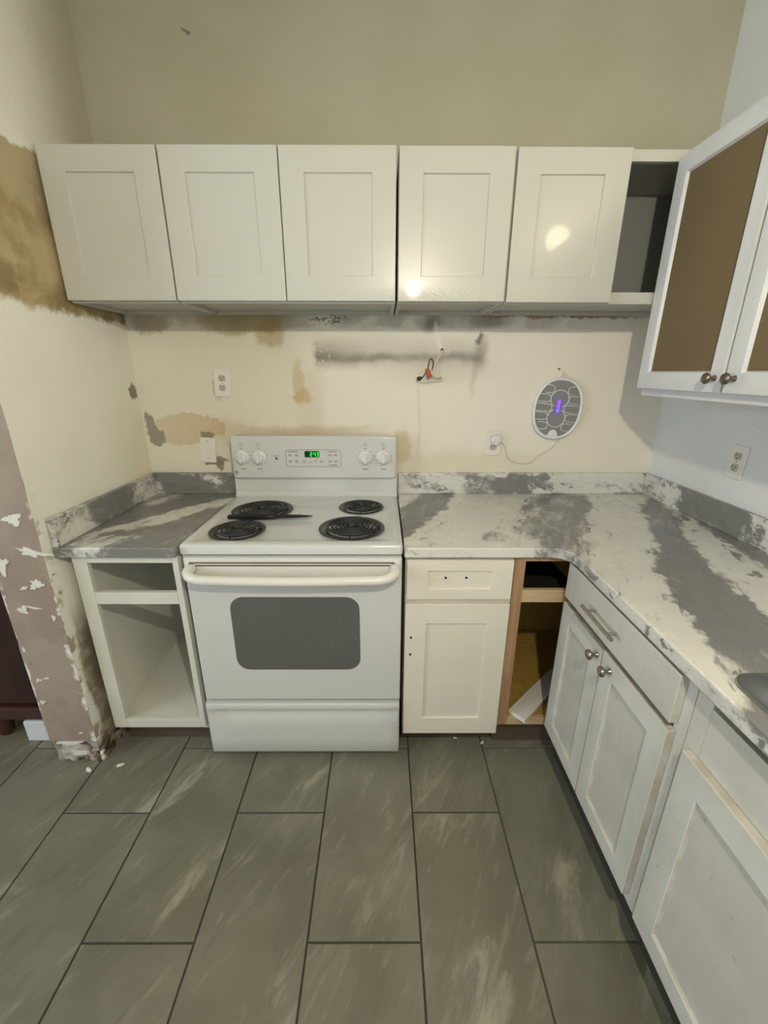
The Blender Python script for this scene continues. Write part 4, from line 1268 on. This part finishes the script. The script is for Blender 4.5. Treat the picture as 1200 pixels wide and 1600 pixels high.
# ------------------------------------------------------------------ room on the left
dz = thing('dresser', 'dark cherry wood dresser in the next room beyond the torn wall end', 'dresser', (-1.95, -.40, 0))
X0, X1, Y0, Y1 = -2.50, -1.335, -.585, -.07
bm = B(); box(bm, X0, X1, Y0 + .018, Y1, .165, 1.16); obj('body', bm, 'dark_wood', dz, bevel=.003)
bm = B(); box(bm, X0 - .01, X1 + .01, Y0 - .012, Y1, .105, .165); obj('base_rail', bm, 'dark_wood_rail', dz, bevel=.006)
bm = B(); box(bm, X0 - .02, X1 + .02, Y0 - .02, Y1, 1.16, 1.19); obj('top', bm, 'dark_wood_rail', dz, bevel=.006)
bm = B(); box(bm, X0 + .02, X1 - .012, Y0, Y0 + .02, .178, 1.145); obj('front_panel', bm, 'dark_wood', dz, bevel=.004)
for x in (-2.44, -1.60):
    for y in (-.555, -.11):
        bm = B(); lathe(bm, [(0, 0), (.020, 0), (.026, .010), (.030, .035), (.029, .06), (.032, .085), (.034, .106), (0, .106)], 20, Matrix.Translation((x, y, 0))); obj('foot', bm, 'dark_wood_rail', dz, smooth=50)
wbx = thing('white_box', 'small white box on the floor half hidden by the torn wall end', 'box', (-1.43, -.55, 0))
bm = B(); box(bm, -1.475, -1.345, -.60, -.48, 0, .098); obj('box_body', bm, 'box_white', wbx, bevel=.003)

# plaster crumbs on the floor
for k, (x, y, s, lb_) in enumerate([(-1.135, -.735, .016, 'white plaster crumb on the floor in front of the torn wall end'),
                                    (-1.025, -.715, .014, 'white plaster crumb on the tiles left of the open base cabinet'),
                                    (.305, -.588, .008, 'tiny white crumb on the floor under the drilled cabinet door'),
                                    (.415, -.612, .011, 'white crumb on the tile joint before the corner cabinet')]):
    bm = B()
    bmesh.ops.create_icosphere(bm, subdivisions=2, radius=1.0)
    rnd = random.Random(k)
    for v in bm.verts:
        q = 1 + .45 * mnoise.noise(v.co * 1.7 + Vector((k * 9, 0, 0)))
        v.co = Vector((v.co.x * s * q, v.co.y * s * .5 * q, max(-.25, v.co.z) * s * .35 * q))
    zmin = min(v.co.z for v in bm.verts)
    a = rnd.uniform(0, 3)
    for v in bm.verts:
        x_, y_ = v.co.x, v.co.y
        v.co = Vector((x_ * cos(a) - y_ * sin(a), x_ * sin(a) + y_ * cos(a), v.co.z - zmin))
    o = obj('plaster_crumb', bm, 'chip')
    o.location = (x, y, 0)
    tag(o, lb_, 'crumb', 'plaster crumbs on the floor')

# ------------------------------------------------------------------ lamps (above and behind the camera)
lp_ = thing('pendant_lamp', 'small pendant lamp hanging from the ceiling, its white lampshade added to dim the upper wall', 'lamp', (LAMP_A[0], LAMP_A[1], ZC))
bm = B(); lathe(bm, [(0, 0), (LAMP_A_RAD * .35, 0)] + [(LAMP_A_RAD * sin(R(a)), -.012 - LAMP_A_RAD * (1 - cos(R(a))) * 1.0) for a in range(25, 180, 15)] + [(0, -.012 - 2 * LAMP_A_RAD)], 20, Matrix.Translation((LAMP_A[0], LAMP_A[1], LAMP_A[2] + LAMP_A_RAD + .012)))
obj('bulb', bm, 'bulb', lp_, smooth=True)
bm = B(); lathe(bm, [(0, 0), (.016, 0), (.018, .03), (.010, .05), (0, .05)], 16, Matrix.Translation((LAMP_A[0], LAMP_A[1], LAMP_A[2] + LAMP_A_RAD + .012))); obj('socket', bm, 'shade_metal', lp_, smooth=40)
bm = B(); lathe(bm, [(.016, .046), (.022, .044), (.080, -.006), (.082, -.006), (.024, .047), (.016, .049)], 32, Matrix.Translation((LAMP_A[0], LAMP_A[1], LAMP_A[2] + LAMP_A_RAD + .012))); obj('added_shade', bm, 'plate_white', lp_, smooth=40)  # lampshade added to cut upward light and darken the upper wall
bm = B(); tube(bm, [(LAMP_A[0], LAMP_A[1], LAMP_A[2] + LAMP_A_RAD + .05), (LAMP_A[0], LAMP_A[1], ZC)], .003, 6); obj('flex', bm, 'wire_black', lp_)
bm = B(); lathe(bm, [(0, -.03), (.05, -.03), (.055, 0), (0, 0)], 24, Matrix.Translation((LAMP_A[0], LAMP_A[1], ZC))); obj('ceiling_rose', bm, 'plate_white', lp_, smooth=40)
wl = thing('wall_lamp', 'globe wall lamp on the right wall above the sink', 'lamp', (XR, LAMP_B[1], LAMP_B[2]))
bm = B(); bmesh.ops.create_uvsphere(bm, u_segments=20, v_segments=12, radius=.07, matrix=Matrix.Translation(LAMP_B)); obj('globe', bm, 'globe', wl, smooth=True)
bm = B(); tube(bm, [(LAMP_B[0] + .065, LAMP_B[1], LAMP_B[2]), (XR - .01, LAMP_B[1], LAMP_B[2])], .012, 10); obj('arm', bm, 'shade_metal', wl, smooth=40)
bm = B(); lathe(bm, [(0, 0), (.05, 0), (.045, .012), (0, .015)], 20, Matrix.Translation((XR, LAMP_B[1], LAMP_B[2])) @ Matrix.Rotation(R(-90), 4, 'Y')); obj('wall_rose', bm, 'shade_metal', wl, smooth=40)
